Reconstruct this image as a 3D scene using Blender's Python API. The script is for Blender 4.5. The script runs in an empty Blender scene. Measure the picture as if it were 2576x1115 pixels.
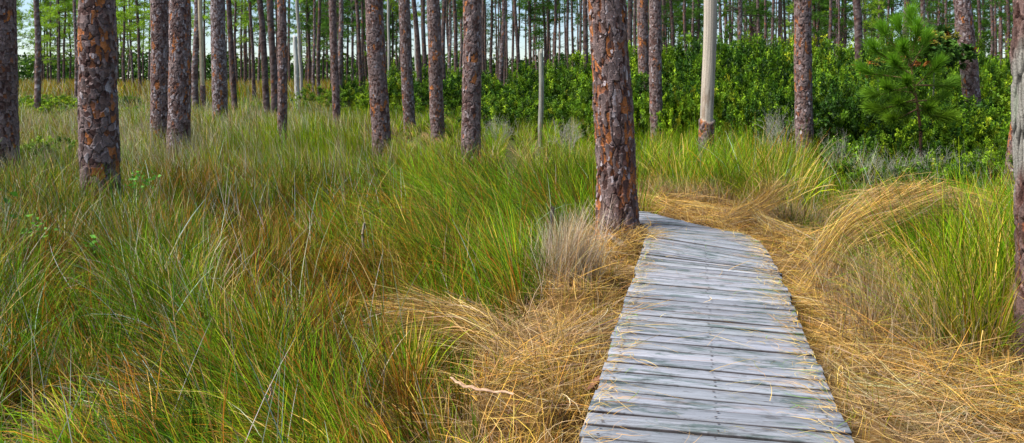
import bpy, math
import numpy as np
R = np.random.default_rng(7)
F, HOR, CX, CH = 2137.0, 195.0, 1288.0, 1.88       # measured lens, horizon, centre column, eye height
DECK_Z = 0.28
C = bpy.context.scene.collection

# ------------------------------------------------------------------ helpers
def px(x, y, z=0.0):
    """ground-plane point seen at picture position x, y (height z)"""
    Y = (CH - z) * F / (y - HOR)
    return (x - CX) / F * Y, Y
def atd(x, y, Y):
    return np.array([(x - CX) / F * Y, Y, CH - (y - HOR) / F * Y])

def hsh(i, j, s=0.0):
    v = np.sin(i * 127.1 + j * 311.7 + s * 74.7) * 43758.5453
    return v - np.floor(v)
def vnoise(x, y, s=0.0):
    xi, yi = np.floor(x), np.floor(y); fx, fy = x - xi, y - yi
    fx = fx * fx * (3 - 2 * fx); fy = fy * fy * (3 - 2 * fy)
    a, b = hsh(xi, yi, s), hsh(xi + 1, yi, s); c, d = hsh(xi, yi + 1, s), hsh(xi + 1, yi + 1, s)
    return (a * (1 - fx) + b * fx) * (1 - fy) + (c * (1 - fx) + d * fx) * fy
def fbm(x, y, s=0.0, o=3):
    t, a, n = 0, 1.0, 0
    for k in range(o):
        t = t + a * vnoise(x * 2 ** k, y * 2 ** k, s + k * 3.1); n += a; a *= .5
    return t / n
def sstep(a, b, x):
    t = np.clip((x - a) / (b - a), 0, 1); return t * t * (3 - 2 * t)
def srgb(r, g, b):
    c = np.array([r, g, b]) / 255.0
    return np.where(c <= .04045, c / 12.92, ((c + .055) / 1.055) ** 2.4)

def mesh_np(name, V, Q, col=None, mat=None, parent=None, smooth=False, uv=None, link=True, loc=None):
    me = bpy.data.meshes.new(name)
    V = np.asarray(V, dtype=np.float32).reshape(-1, 3); Q = np.asarray(Q, dtype=np.int32)
    k = Q.shape[1]
    me.vertices.add(len(V)); me.vertices.foreach_set('co', V.ravel())
    me.loops.add(Q.size); me.loops.foreach_set('vertex_index', Q.ravel())
    me.polygons.add(len(Q)); me.polygons.foreach_set('loop_start', np.arange(len(Q), dtype=np.int32) * k)
    if smooth: me.polygons.foreach_set('use_smooth', np.ones(len(Q), dtype=bool))
    if col is not None:
        a = me.color_attributes.new('Col', 'FLOAT_COLOR', 'POINT')
        c = np.ones((len(V), 4), dtype=np.float32); c[:, :3] = np.asarray(col).reshape(-1, 3)
        a.data.foreach_set('color', c.ravel())
    if uv is not None:
        a = me.attributes.new('pos2', 'FLOAT_VECTOR', 'POINT')
        a.data.foreach_set('vector', np.asarray(uv, dtype=np.float32).ravel())
    me.update(calc_edges=True)
    if mat: me.materials.append(mat)
    if not link: return me
    return obj(name, me, parent, loc)
def obj(name, me, parent=None, loc=None):
    o = bpy.data.objects.new(name, me); C.objects.link(o)
    if parent: o.parent = parent
    if loc is not None: o.location = loc
    return o
def tag(o, label=None, cat=None, group=None, kind=None):
    if label: o['label'] = label
    if cat: o['category'] = cat
    if group: o['group'] = group
    if kind: o['kind'] = kind
    return o
def thing(name, label, cat, loc=(0, 0, 0), group=None, rz=0.0):
    o = bpy.data.objects.new(name, None); C.objects.link(o); o.location = loc; o.rotation_euler = (0, 0, rz)
    return tag(o, label, cat, group)

# ------------------------------------------------------------------ materials
def new_mat(name):
    m = bpy.data.materials.new(name); m.use_nodes = True
    nt = m.node_tree; nt.nodes.clear()
    return m, nt, nt.nodes.new('ShaderNodeOutputMaterial')
def leaf_mat(name, trans=.3, rough=.5, spec=.3, nscale=0):
    m, nt, out = new_mat(name)
    at = nt.nodes.new('ShaderNodeAttribute'); at.attribute_name = 'Col'
    p = nt.nodes.new('ShaderNodeBsdfPrincipled'); p.inputs['Roughness'].default_value = rough
    p.inputs['Specular IOR Level'].default_value = spec
    nt.links.new(at.outputs['Color'], p.inputs['Base Color'])
    t = nt.nodes.new('ShaderNodeBsdfTranslucent'); nt.links.new(at.outputs['Color'], t.inputs['Color'])
    mx = nt.nodes.new('ShaderNodeMixShader'); mx.inputs[0].default_value = trans
    nt.links.new(p.outputs[0], mx.inputs[1]); nt.links.new(t.outputs[0], mx.inputs[2])
    nt.links.new(mx.outputs[0], out.inputs['Surface'])
    return m
def col_mat(name, rough=.8, spec=.25, bump=.0, bscale=60, stretch=(1, 1, 1), vary=.35):
    m, nt, out = new_mat(name)
    at = nt.nodes.new('ShaderNodeAttribute'); at.attribute_name = 'Col'
    tc = nt.nodes.new('ShaderNodeTexCoord'); mp = nt.nodes.new('ShaderNodeMapping'); mp.inputs['Scale'].default_value = stretch
    nt.links.new(tc.outputs['Object'], mp.inputs[0])
    nz = nt.nodes.new('ShaderNodeTexNoise'); nz.inputs['Scale'].default_value = bscale; nz.inputs['Detail'].default_value = 5
    nt.links.new(mp.outputs[0], nz.inputs['Vector'])
    mr = nt.nodes.new('ShaderNodeMapRange'); mr.inputs['From Min'].default_value = .3; mr.inputs['From Max'].default_value = .7
    mr.inputs['To Min'].default_value = 1 - vary; mr.inputs['To Max'].default_value = 1 + vary
    nt.links.new(nz.outputs['Fac'], mr.inputs['Value'])
    mul = nt.nodes.new('ShaderNodeVectorMath'); mul.operation = 'SCALE'
    nt.links.new(at.outputs['Color'], mul.inputs[0]); nt.links.new(mr.outputs[0], mul.inputs['Scale'])
    p = nt.nodes.new('ShaderNodeBsdfPrincipled'); p.inputs['Roughness'].default_value = rough
    p.inputs['Specular IOR Level'].default_value = spec
    nt.links.new(mul.outputs[0], p.inputs['Base Color'])
    if bump > 0:
        b = nt.nodes.new('ShaderNodeBump'); b.inputs['Strength'].default_value = bump; b.inputs['Distance'].default_value = .01
        nt.links.new(nz.outputs['Fac'], b.inputs['Height']); nt.links.new(b.outputs[0], p.inputs['Normal'])
    nt.links.new(p.outputs[0], out.inputs['Surface'])
    return m
M_GRASS = leaf_mat('grass_blades', .2, .6, .07)
M_STRAW = leaf_mat('dry_straw', .2, .65, .08)
M_LEAF = leaf_mat('shrub_leaves', .3, .5, .14)
M_NEEDLE = leaf_mat('pine_needles', .35, .55, .12)
M_BARK = col_mat('pine_bark', .85, .15, .5, 90)
M_WOOD = col_mat('dead_wood', .75, .25, .4, 40, (1, 1, .12))
M_TWIG = col_mat('grey_twigs', .8, .2)
M_GROUND = col_mat('ground_litter', .95, .1, .8, 25, (1, 1, 1), .6)

# ------------------------------------------------------------------ deck outline in the picture, projected on the deck plane
LEFT = np.array([(1352, 1420), (1455, 1115), (1510, 950), (1572, 760), (1603, 665), (1632, 574), (1603, 561), (1552, 543), (1488, 522)], float)
RIGHT = np.array([(2284, 1410), (2150, 1115), (2060, 920), (1975, 720), (1960, 683), (1936, 640), (1917, 612), (1880, 590), (1787, 572), (1711, 554), (1656, 541), (1597, 525), (1488, 501)], float)
def dk(p, z=DECK_Z):
    X, Y = px(p[0], p[1], z); return np.array([X, Y])
LW = np.array([dk(p) for p in LEFT]); RW = np.array([dk(p) for p in RIGHT])
POLY = np.vstack([LW, RW[::-1]])
def in_poly(X, Y, P):
    ins = np.zeros(X.shape, bool); n = len(P); j = n - 1
    for i in range(n):
        xi, yi = P[i]; xj, yj = P[j]
        c = ((yi > Y) != (yj > Y)) & (X < (xj - xi) * (Y - yi) / (yj - yi + 1e-12) + xi)
        ins ^= c; j = i
    return ins
def dist_poly(X, Y, P, closed=True):
    d = np.full(X.shape, 1e9); n = len(P)
    for i in range(n if closed else n - 1):
        a, b = P[i], P[(i + 1) % n]; ab = b - a
        t = np.clip(((X - a[0]) * ab[0] + (Y - a[1]) * ab[1]) / (ab @ ab + 1e-12), 0, 1)
        d = np.minimum(d, np.hypot(X - a[0] - t * ab[0], Y - a[1] - t * ab[1]))
    return d
# flattened-straw zones beside the deck (polygons on the ground)
SL = np.array([px(*p) for p in [(1330, 1500), (1215, 1500), (1225, 1115), (1245, 1000), (1285, 915), (1330, 855), (1405, 800), (1440, 735), (1450, 670), (1490, 622), (1540, 640), (1625, 640), (1700, 640), (1640, 800), (1500, 1500)]])
SR = np.array([px(*p) for p in [(1600, 527), (1680, 540), (1790, 552), (1880, 572), (1980, 620), (2060, 700), (2110, 790), (2230, 900), (2380, 990), (2560, 1060), (2800, 1200), (2900, 1500), (2200, 1500), (1950, 760), (1850, 640), (1600, 560)]])
def straw_w(X, Y):
    """1 inside the flattened straw, fading outside; 0 elsewhere"""
    a = in_poly(X, Y, SL) | in_poly(X, Y, SR)
    d = np.minimum(dist_poly(X, Y, SL), dist_poly(X, Y, SR))
    return np.where(a, 1.0, 1 - sstep(0, .22, d)) * (Y < 14)
def G(X, Y):
    X = np.asarray(X, float); Y = np.asarray(Y, float)
    g = .07 * (fbm(X * .9, Y * .9, 3.) - .5) + .25 * (fbm(X * .08, Y * .08, 9.) - .5) * sstep(12, 40, Y)
    nr = Y < 16
    d = dist_poly(X, Y, POLY); ins = in_poly(X, Y, POLY)
    w = np.exp(-(d / .55) ** 2) * nr
    mound = (.02 + .20 * sstep(.3, .75, fbm(X * 3.4, Y * 3.4, 5.))) * (1 - np.exp(-(d / .14) ** 2)) * straw_w(X, Y)
    g = np.where(ins, -.03, g * (1 - w * .6) + mound + .02 * w)
    return g

# ------------------------------------------------------------------ ground
def build_ground():
    xs = np.concatenate([-np.geomspace(400, 12, 40), np.linspace(-11.8, 11.8, 260), np.geomspace(12, 400, 40)])
    ys = np.concatenate([[-60, -20, -6, -2, 0], np.linspace(1, 15, 190), np.geomspace(15.2, 600, 110)])
    X, Y = np.meshgrid(xs, ys); Z = G(X, Y)
    n, m = X.shape
    V = np.stack([X, Y, Z], -1).reshape(-1, 3)
    i = np.arange(n - 1)[:, None] * m + np.arange(m - 1)[None]
    Q = np.stack([i, i + 1, i + m + 1, i + m], -1).reshape(-1, 4)
    w = straw_w(X, Y)[..., None]
    n1 = fbm(X * 5, Y * 5, 2.)[..., None]
    soil = np.array([.075, .055, .028]) * (.6 + .8 * n1)
    green = np.array([.05, .06, .018]) * (.6 + .8 * n1)
    far = sstep(12, 30, Y)[..., None]
    base = soil * (1 - far) + green * far
    st = np.array([.12, .068, .022]) * (.4 + n1)
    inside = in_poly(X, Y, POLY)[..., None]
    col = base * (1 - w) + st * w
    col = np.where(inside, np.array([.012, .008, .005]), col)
    o = mesh_np('ground', V, Q, col, M_GROUND, smooth=True)
    tag(o, 'dark peaty ground under the grass and pines', kind='structure')
build_ground()

# ------------------------------------------------------------------ boardwalk
def wood_deck_mat():
    m, nt, out = new_mat('weathered_board')
    N, L = nt.nodes.new, nt.links.new
    at = N('ShaderNodeAttribute'); at.attribute_name = 'pos2'      # x along the board, y across, z board number
    ac = N('ShaderNodeAttribute'); ac.attribute_name = 'Col'
    def noise(sx, sy, scale, detail, dist=0.0, rough=.55):
        mp = N('ShaderNodeMapping'); mp.inputs['Scale'].default_value = (sx, sy, 7.3)
        L(at.outputs['Vector'], mp.inputs[0])
        n = N('ShaderNodeTexNoise'); n.inputs['Scale'].default_value = scale; n.inputs['Detail'].default_value = detail
        n.inputs['Distortion'].default_value = dist; n.inputs['Roughness'].default_value = rough
        L(mp.outputs[0], n.inputs['Vector']); return n.outputs['Fac']
    def ramp(f, pts):
        r = N('ShaderNodeValToRGB'); L(f, r.inputs[0])
        el = r.color_ramp.elements
        while len(el) < len(pts): el.new(.5)
        for e, (p, c) in zip(el, pts): e.position = p; e.color = (*c, 1)
        return r.outputs[0]
    def mix(a, b, f, mode='MIX'):
        x = N('ShaderNodeMix'); x.data_type = 'RGBA'; x.blend_type = mode
        if isinstance(f, float): x.inputs[0].default_value = f
        else: L(f, x.inputs[0])
        for s, v in ((6, a), (7, b)):
            if isinstance(v, tuple): x.inputs[s].default_value = (*v, 1)
            else: L(v, x.inputs[s])
        return x.outputs[2]
    grain = noise(1.3, 24, 1.6, 7, .4, .62)
    fine = noise(5, 190, 1.2, 4, .2, .7)
    blotch = noise(2.6, 9, 1.0, 7, .4, .72)
    crack = noise(1.6, 95, 1.0, 3, .4)
    warm = noise(1.3, 14, 1.3, 3, .3)
    base = ramp(grain, [(.22, (.12, .125, .145)), (.42, (.235, .25, .285)), (.7, (.345, .365, .42))])
    base = mix(base, ramp(fine, [(.3, (.6, .6, .6)), (.65, (1.08, 1.08, 1.08))]), .7, 'MULTIPLY')
    bl = ramp(blotch, [(.51, (0, 0, 0)), (.60, (1, 1, 1))])
    base = mix(base, mix(base, (.40, .50, .45), 1.0, 'MULTIPLY'), bl)
    wm = ramp(warm, [(.60, (0, 0, 0)), (.72, (.7, .7, .7))])
    base = mix(base, mix(base, (.95, .62, .42), 1.0, 'MULTIPLY'), wm)
    ck = ramp(crack, [(.3, (1, 1, 1)), (.36, (0, 0, 0))])
    base = mix(base, (.07, .05, .045), ck)
    kn = noise(9, 26, 1.0, 3, .8, .6)
    base = mix(base, ramp(kn, [(.32, (.45, .42, .40)), (.42, (1, 1, 1))]), .8, 'MULTIPLY')
    base = mix(base, ac.outputs['Color'], 1.0, 'MULTIPLY')
    p = N('ShaderNodeBsdfPrincipled'); p.inputs['Roughness'].default_value = .72; p.inputs['Specular IOR Level'].default_value = .3
    L(base, p.inputs['Base Color'])
    b = N('ShaderNodeBump'); b.inputs['Strength'].default_value = .7; b.inputs['Distance'].default_value = .004
    ad = N('ShaderNodeMath'); ad.operation = 'ADD'; L(grain, ad.inputs[0]); L(fine, ad.inputs[1])
    sb = N('ShaderNodeMath'); sb.operation = 'SUBTRACT'; L(ad.outputs[0], sb.inputs[0]); L(ck, sb.inputs[1])
    L(sb.outputs[0], b.inputs['Height']); L(b.outputs[0], p.inputs['Normal'])
    L(p.outputs[0], out.inputs['Surface'])
    return m
def inter(p, s, P):
    """where the picture line through p with slope s meets polyline P to the right of p"""
    best = None
    for a, b in zip(P[:-1], P[1:]):
        fa = a[1] - (p[1] + s * (a[0] - p[0])); fb = b[1] - (p[1] + s * (b[0] - p[0]))
        if (fa > 0) != (fb > 0):
            t = fa / (fa - fb); q = a + t * (b - a)
            if q[0] > p[0] + 5 and (best is None or q[0] < best[0]): best = q
    return best
def build_deck():
    root = thing('boardwalk', 'weathered grey plank boardwalk bending left behind the big pine trunk', 'boardwalk', (*LW[3], 0))
    off = np.array([*LW[3], 0])
    lines = []
    # cumulative length along the left edge in the world; a new board about every 0.148 m
    seg = np.linalg.norm(np.diff(LW, axis=0), axis=1); cum = np.concatenate([[0], np.cumsum(seg)])
    ymap = [(1420, .094), (1115, .09), (850, .086), (690, .088), (655, .10), (612, .172), (594, .150), (578, .075), (566, .07), (540, .07), (515, .07)]
    ys_, ss_ = np.array(ymap)[::-1].T
    s = 0.0
    while s < cum[-1]:
        p = np.array([np.interp(s, cum, LEFT[:, 0]), 0.0])
        Pw = np.array([np.interp(s, cum, LW[:, 0]), np.interp(s, cum, LW[:, 1])])
        p = np.array([CX + F * Pw[0] / Pw[1], HOR + F * (CH - DECK_Z) / Pw[1]])
        sl = np.interp(p[1], ys_, ss_)
        q = inter(p, sl, RIGHT)
        if q is not None: lines.append((dk(p), dk(q)))
        s += (.146 if p[1] > 660 else .125 if p[1] > 575 else .11)
    V, Q, U, K = [], [], [], []
    NV, NQ = [], []
    nb = 0
    for i in range(len(lines) - 1):
        (a0, b0), (a1, b1) = lines[i], lines[i + 1]
        d = (b0 - a0) / np.linalg.norm(b0 - a0); e0, e1 = R.normal(0, .007, 2)
        gap = R.choice([.004, .008, .012, .018], p=[.3, .3, .25, .15])
        tilt = R.normal(0, .0022); lift = R.normal(0, .0022); tint = R.uniform(.66, 1.08) * np.array([1, 1 + R.normal(0, .012), 1 + R.normal(0, .02)])
        nseg = 14; ch = .004
        wv = np.linspace(0, 1, 5)
        L = np.linalg.norm(b0 - a0); base = len(V)
        wid = np.linalg.norm(a1 - a0)
        ph = R.uniform(0, 50)
        for k in range(nseg + 1):
            t = k / nseg
            lo = a0 + (b0 - a0) * t - d * e0 * (1 - t) * 1.0 + d * e1 * t
            hi = a1 + (b1 - a1) * t - d * e0 * (1 - t) + d * e1 * t
            dv = hi - lo; w = np.linalg.norm(dv) + 1e-9; dn = dv / w
            w1 = gap * .5 + .002 * vnoise(np.array(t * 4.), np.array(ph), 1.); w2 = w - gap * .5 - .002 * vnoise(np.array(t * 4.), np.array(ph), 4.)
            w2 = max(w2, w1 + .004)
            z = DECK_Z + lift + .002 * math.sin(t * 5 + ph)
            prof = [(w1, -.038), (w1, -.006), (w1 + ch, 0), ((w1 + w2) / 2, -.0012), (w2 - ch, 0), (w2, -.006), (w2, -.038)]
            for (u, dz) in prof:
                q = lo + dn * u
                V.append((q[0] - off[0], q[1] - off[1], z + dz + tilt * (u - w / 2) / w * 2)); U.append((t * L + ph, u + ph, i * 1.7)); K.append(tint if -.005 < dz else tint * np.array([.26, .20, .17]))  # board sides tinted darker: dirt plus the shade of the gaps painted in
        for k in range(nseg):
            for j in range(6):
                a = base + k * 7 + j
                Q.append((a, a + 7, a + 8, a + 1))
        e = base + nseg * 7
        Q += [(base, base + 1, base + 2, base + 4), (base, base + 4, base + 5, base + 6), (e, e + 4, e + 2, e + 1), (e, e + 6, e + 5, e + 4)]
        # nails
        for t in (.075 / L, .5 + R.normal(0, .006), 1 - .075 / L):
            for vv in (.25, .75):
                if wid < .07 and vv > .5: continue
                q0 = a0 + (b0 - a0) * t; q1 = a1 + (b1 - a1) * t; c = q0 + (q1 - q0) * (vv + R.normal(0, .05)); c = c + d * R.normal(0, .006)
                r = R.uniform(.0035, .0062); bi = len(NV)
                for k in range(8):
                    an = k * math.pi / 4
                    NV.append((c[0] - off[0] + r * 1.5 * math.cos(an), c[1] - off[1] + r * math.sin(an), DECK_Z + lift + .0065))
                NV.append((c[0] - off[0], c[1] - off[1], DECK_Z + lift + .0075))
                for k in range(0, 8, 2):
                    NQ.append((bi + k, bi + (k + 1) % 8, bi + (k + 2) % 8, bi + 8))
    nv = len(V); V += NV; Q += [tuple(i + nv for i in q) for q in NQ]; K += [np.array([.16, .10, .08])] * len(NV); U += [(0, 0, 0)] * len(NV)
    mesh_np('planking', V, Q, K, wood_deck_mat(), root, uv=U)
    # stringers under both edges
    for P, sgn in ((LW, 1), (RW, -1)):
        VV, QQ = [], []
        pts = P[:6] if sgn == 1 else P[:10]
        for k in range(len(pts)):
            t = pts[min(k + 1, len(pts) - 1)] - pts[max(k - 1, 0)]; t /= np.linalg.norm(t); nn = np.array([t[1], -t[0]]) * sgn
            for (u, z) in ((.03, DECK_Z - .17), (.03, DECK_Z - .042), (.07, DECK_Z - .042), (.07, DECK_Z - .17)):
                q = pts[k] + nn * u - off[:2]; VV.append((q[0], q[1], z))
        for k in range(len(pts) - 1):
            for j in range(4):
                a = k * 4 + j; b = k * 4 + (j + 1) % 4; QQ.append((a, b, b + 4, a + 4))
        mesh_np('stringer', VV, QQ, np.tile([.10, .075, .055], (len(VV), 1)), M_WOOD, root)
build_deck()

# ------------------------------------------------------------------ blades
def blades(P, az, th0, th1, L, W, c0, c1, S=5, daz=0., kn=.5, tipc=None, floor=True, wt=.35):
    """curved strips: root P, azimuth, lean at root / tip, length, width, colours root -> tip"""
    n = len(P); pos = np.array(P, float); V = np.zeros((n, S, 2, 3)); CL = np.zeros((n, S, 2, 3))
    rho = az + R.uniform(-1.3, 1.3, n); wd = np.stack([-np.sin(rho), np.cos(rho), R.normal(0, .25, n)], -1)
    ds = L / (S - 1)
    for k in range(S):
        t = k / (S - 1)
        w = W * (1 - t ** 2 * .85) * (.75 + .25 * min(1, t * 4)) * .5
        if k == S - 1: w = W * .08
        V[:, k, 0] = pos - wd * w[:, None]; V[:, k, 1] = pos + wd * w[:, None]
        mixk = np.clip((t - (kn - wt)) / (2 * wt), 0, 1)
        if np.ndim(mixk) == 0: mixk = np.full(n, mixk)
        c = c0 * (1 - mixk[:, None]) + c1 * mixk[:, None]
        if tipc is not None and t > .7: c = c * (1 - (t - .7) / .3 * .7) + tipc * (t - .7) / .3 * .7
        CL[:, k, 0] = c; CL[:, k, 1] = c
        th = th0 + (th1 - th0) * t; a = az + daz * t
        pos = pos + (ds * np.sin(th))[:, None] * np.stack([np.cos(a), np.sin(a), 0 * a], -1) + np.stack([0 * th, 0 * th, ds * np.cos(th)], -1)
        if floor: pos[:, 2] = np.maximum(pos[:, 2], P[:, 2] + .008)
    idx = (np.arange(n) * S * 2)[:, None] + (np.arange(S - 1) * 2)[None]
    Q = np.stack([idx, idx + 1, idx + 3, idx + 2], -1).reshape(-1, 4)
    return V.reshape(-1, 3), Q, CL.reshape(-1, 3)
class Acc:
    def __init__(s): s.V, s.Q, s.C, s.n = [], [], [], 0
    def add(s, VQC):
        V, Q, c = VQC; s.V.append(V); s.Q.append(Q + s.n); s.C.append(c); s.n += len(V)
    def build(s, name, mat, **k):
        return mesh_np(name, np.concatenate(s.V), np.concatenate(s.Q), np.concatenate(s.C), mat, **k)
def pick(cols, probs, n, jit=.18):
    cols = np.array(cols); i = np.array([0]) if len(cols) == 1 else None
    pr = np.asarray(probs, float)
    if pr.ndim == 1: pr = np.tile(pr, (n, 1))
    pr = pr / pr.sum(1, keepdims=True); cum = pr.cumsum(1); u = R.random(n)[:, None]
    i = (u > cum).sum(1).clip(0, len(cols) - 1)
    return cols[i] * (1 + R.normal(0, jit, n)).clip(.4, 1.9)[:, None] * (1 + R.normal(0, .06, (n, 3)))
# real-world base colours (linear)
GRN = (.150, .300, .006); DGRN = (.048, .135, .004); YGRN = (.35, .41, .012); OLV = (.25, .20, .012); ORN = (.42, .16, .014)
PALE = (.56, .54, .36); BLU = (.44, .52, .42); TAN = (.52, .34, .13); GREY = (.38, .275, .185); GOLD = (.66, .40, .085); PGOLD = (.76, .53, .17); BRN = (.16, .078, .022)
STRAWC = [tuple(np.array(q) * .96) for q in (GOLD, PGOLD, TAN, GREY, (.40, .20, .05), (.70, .56, .34), (.30, .27, .03))]

TREES = []      # (X, Y, radius) of near trunks, grass keeps out of them
def sample_wedge(n, y0, y1, power=1.0, margin=1.12, xmin=None, xmax=None):
    u = R.random(n); Y = (y0 ** (power + 1) + u * (y1 ** (power + 1) - y0 ** (power + 1))) ** (1 / (power + 1))
    X = R.uniform(-1, 1, n) * (CX / F * margin) * Y
    X = R.uniform(-1, 1, n) * (CX / F * Y * margin + 1.5)
    return X, Y
def pj(X, Y): return CX + F * X / Y, HOR + F * CH / Y
def gauss(x, y, cx, cy, rx, ry): return np.exp(-(((x - cx) / rx) ** 2 + ((y - cy) / ry) ** 2))

KIND_COL = [  # blade colours of each kind of tuft (weights beside them)
 ([GRN, DGRN, YGRN, OLV, ORN, TAN], [.42, .34, .14, .06, .05, .03]),
 ([OLV, ORN, DGRN, GRN, BRN, GOLD], [.28, .28, .14, .08, .14, .08]),
 ([GREY, TAN, BRN, PALE, OLV, ORN, DGRN], [.26, .24, .16, .05, .12, .09, .10]),
 ([YGRN, GOLD, GRN, PGOLD, TAN, OLV], [.34, .16, .20, .12, .10, .08]),
 ([DGRN, BLU, PALE, OLV, GRN, TAN, ORN, GREY], [.34, .05, .09, .18, .16, .08, .06, .07])]
def right_side(X, Y, x): return ((X > np.interp(Y, RW[:8, 1], RW[:8, 0]) - .2) & (Y < 9)) | ((Y >= 9) & (x > 1590))
def tuft_blades(A, n, y0, y1, pw, per, bw, S):
    X, Y = sample_wedge(n, y0, y1, pw); x, y = pj(X, Y)
    sw = straw_w(X, Y); dd = dist_poly(X, Y, POLY)
    bare = fbm(X * .9, Y * .9, 14.)
    k = (sw < .5) & ~in_poly(X, Y, POLY) & (dd > .16) & (R.random(n) < np.where(x < 1450, sstep(.26, .46, bare) * .85 + .15, 1))
    k &= (x < 2080) | (Y < 11.0)
    for (tx_, ty_, tr) in TREES: k &= np.hypot(X - tx_, Y - ty_) > tr + .05
    X, Y, x, y, dd = X[k], Y[k], x[k], y[k], dd[k]; n = len(X)
    rt = right_side(X, Y, x); sd = np.minimum(dist_poly(X, Y, SL), dist_poly(X, Y, SR))
    pn = fbm(X * .7, Y * .7, 21.); pn2 = fbm(X * .9 + 9, Y * .9, 33.)
    lf = 1 - sstep(350, 900, x)
    tus = gauss(x, y, 1290, 790, 140, 130) + gauss(x, y, 1170, 620, 260, 90); low = gauss(x, y, 420, 1250, 420, 190)
    brn = gauss(x, y, 840, 760, 230, 150) + .8 * gauss(x, y, 650, 640, 330, 80); gld = gauss(x, y, 960, 1230, 190, 180) + .7 * gauss(x, y, 560, 900, 120, 90)
    w = np.stack([.6 * sstep(.42, .58, pn) + .3 + 2.2 * tus + 1.8 * low, .9 * sstep(.45, .6, pn2) + .3 + 1.2 * brn, .30 + .9 * brn + .35 * gld, .22 + .9 * gld + .4 * low, .12 + .75 * lf], -1)
    w = w ** 1.4
    w[rt] = np.array([1.0, .04, .10, .8, .10])
    w[:, 2] += rt * .9 * (1 - sstep(0, .5, sd)); w /= w.sum(1, keepdims=True)
    kd = (R.random(n)[:, None] > w.cumsum(1)).sum(1).clip(0, 4)
    H = R.uniform(.42, .78, n) * np.array([1.05, 1.0, .55, .95, 1.1])[kd]
    H *= np.where(rt, 1.32, 1.0) * (1 + .55 * np.clip(tus, 0, 1)) * (.42 + .58 * sstep(0, np.where(rt, .4, .75), sd)) * (1 - .42 * (1 - sstep(2.6, 5.2, Y))) * (1 - .5 * gauss(x, y, 1120, 960, 150, 150)) * (1 - .35 * brn.clip(0, 1)) * (1 - .62 * gauss(x, y, 2150, 740, 110, 130)) * (1 - .35 * (Y > 8.5) * (x > 2000))
    rad = R.uniform(.04, .13, n)
    m = np.maximum(8, (per * R.uniform(.4, 1.6, n) * np.where(kd == 2, .8, 1)).astype(int)); T = np.repeat(np.arange(n), m); N = len(T)
    a = R.uniform(-math.pi, math.pi, N); rr_ = rad[T] * np.sqrt(R.random(N)) * 1.6
    bx, by = X[T] + np.cos(a) * rr_, Y[T] + np.sin(a) * rr_
    comb = np.clip(1.1 * tus + 1.2 * low + .8 * gld + .30, 0, 1.3) * ~rt + .12 * rt
    wind = math.pi * (.86 + .2 * (fbm(X * .4, Y * .4, 5.) - .5)) + R.normal(0, .25, n); wind = np.where(rt, R.uniform(-3.1, 3.1, n), wind)
    spl = np.abs(R.normal(.34, .20, N)) * np.where(kd[T] == 2, 1.6, 1)
    vx = np.cos(a) * spl + np.cos(wind[T]) * comb[T] * .62; vy = np.sin(a) * spl + np.sin(wind[T]) * comb[T] * .62
    az = np.arctan2(vy, vx); sp_ = np.hypot(vx, vy)
    th0 = sp_ * R.uniform(.25, .8, N); th1 = th0 + sp_ * R.uniform(.6, 2.6, N) + np.abs(R.normal(0, .3, N)); th1 = np.minimum(th1, 2.3)
    fall = R.random(N) < .07; th0 = np.where(fall, R.uniform(.4, 1.2, N), th0); th1 = np.where(fall, th0 + R.uniform(0, .5, N), th1)
    L = H[T] * R.uniform(.5, 1.3, N)
    cols = np.zeros((N, 3)); tone = R.uniform(.30, 1.40, n) * np.where(rt, 1.15, .88)
    for q, (cc, pp) in enumerate(KIND_COL):
        g = kd[T] == q
        if g.any(): cols[g] = pick(cc, pp, int(g.sum()), .16)
    cols *= tone[T][:, None]
    dead = (R.random(N) < np.where(rt[T], .85, .5))
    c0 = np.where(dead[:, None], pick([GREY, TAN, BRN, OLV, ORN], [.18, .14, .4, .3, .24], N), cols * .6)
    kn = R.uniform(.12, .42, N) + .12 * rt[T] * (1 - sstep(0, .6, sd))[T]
    W = R.uniform(*bw, N)
    ok = ~in_poly(bx, by, POLY)
    for (tx_, ty_, tr) in TREES: ok &= np.hypot(bx - tx_, by - ty_) > tr + .01
    P = np.stack([bx, by, G(bx, by)], -1)[ok]
    A.add(blades(P, az[ok], th0[ok], th1[ok], L[ok], (W * (.72 + .05 * by))[ok], c0[ok], cols[ok], S, daz=R.normal(0, .35, ok.sum()), kn=kn[ok], wt=.2))
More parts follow.
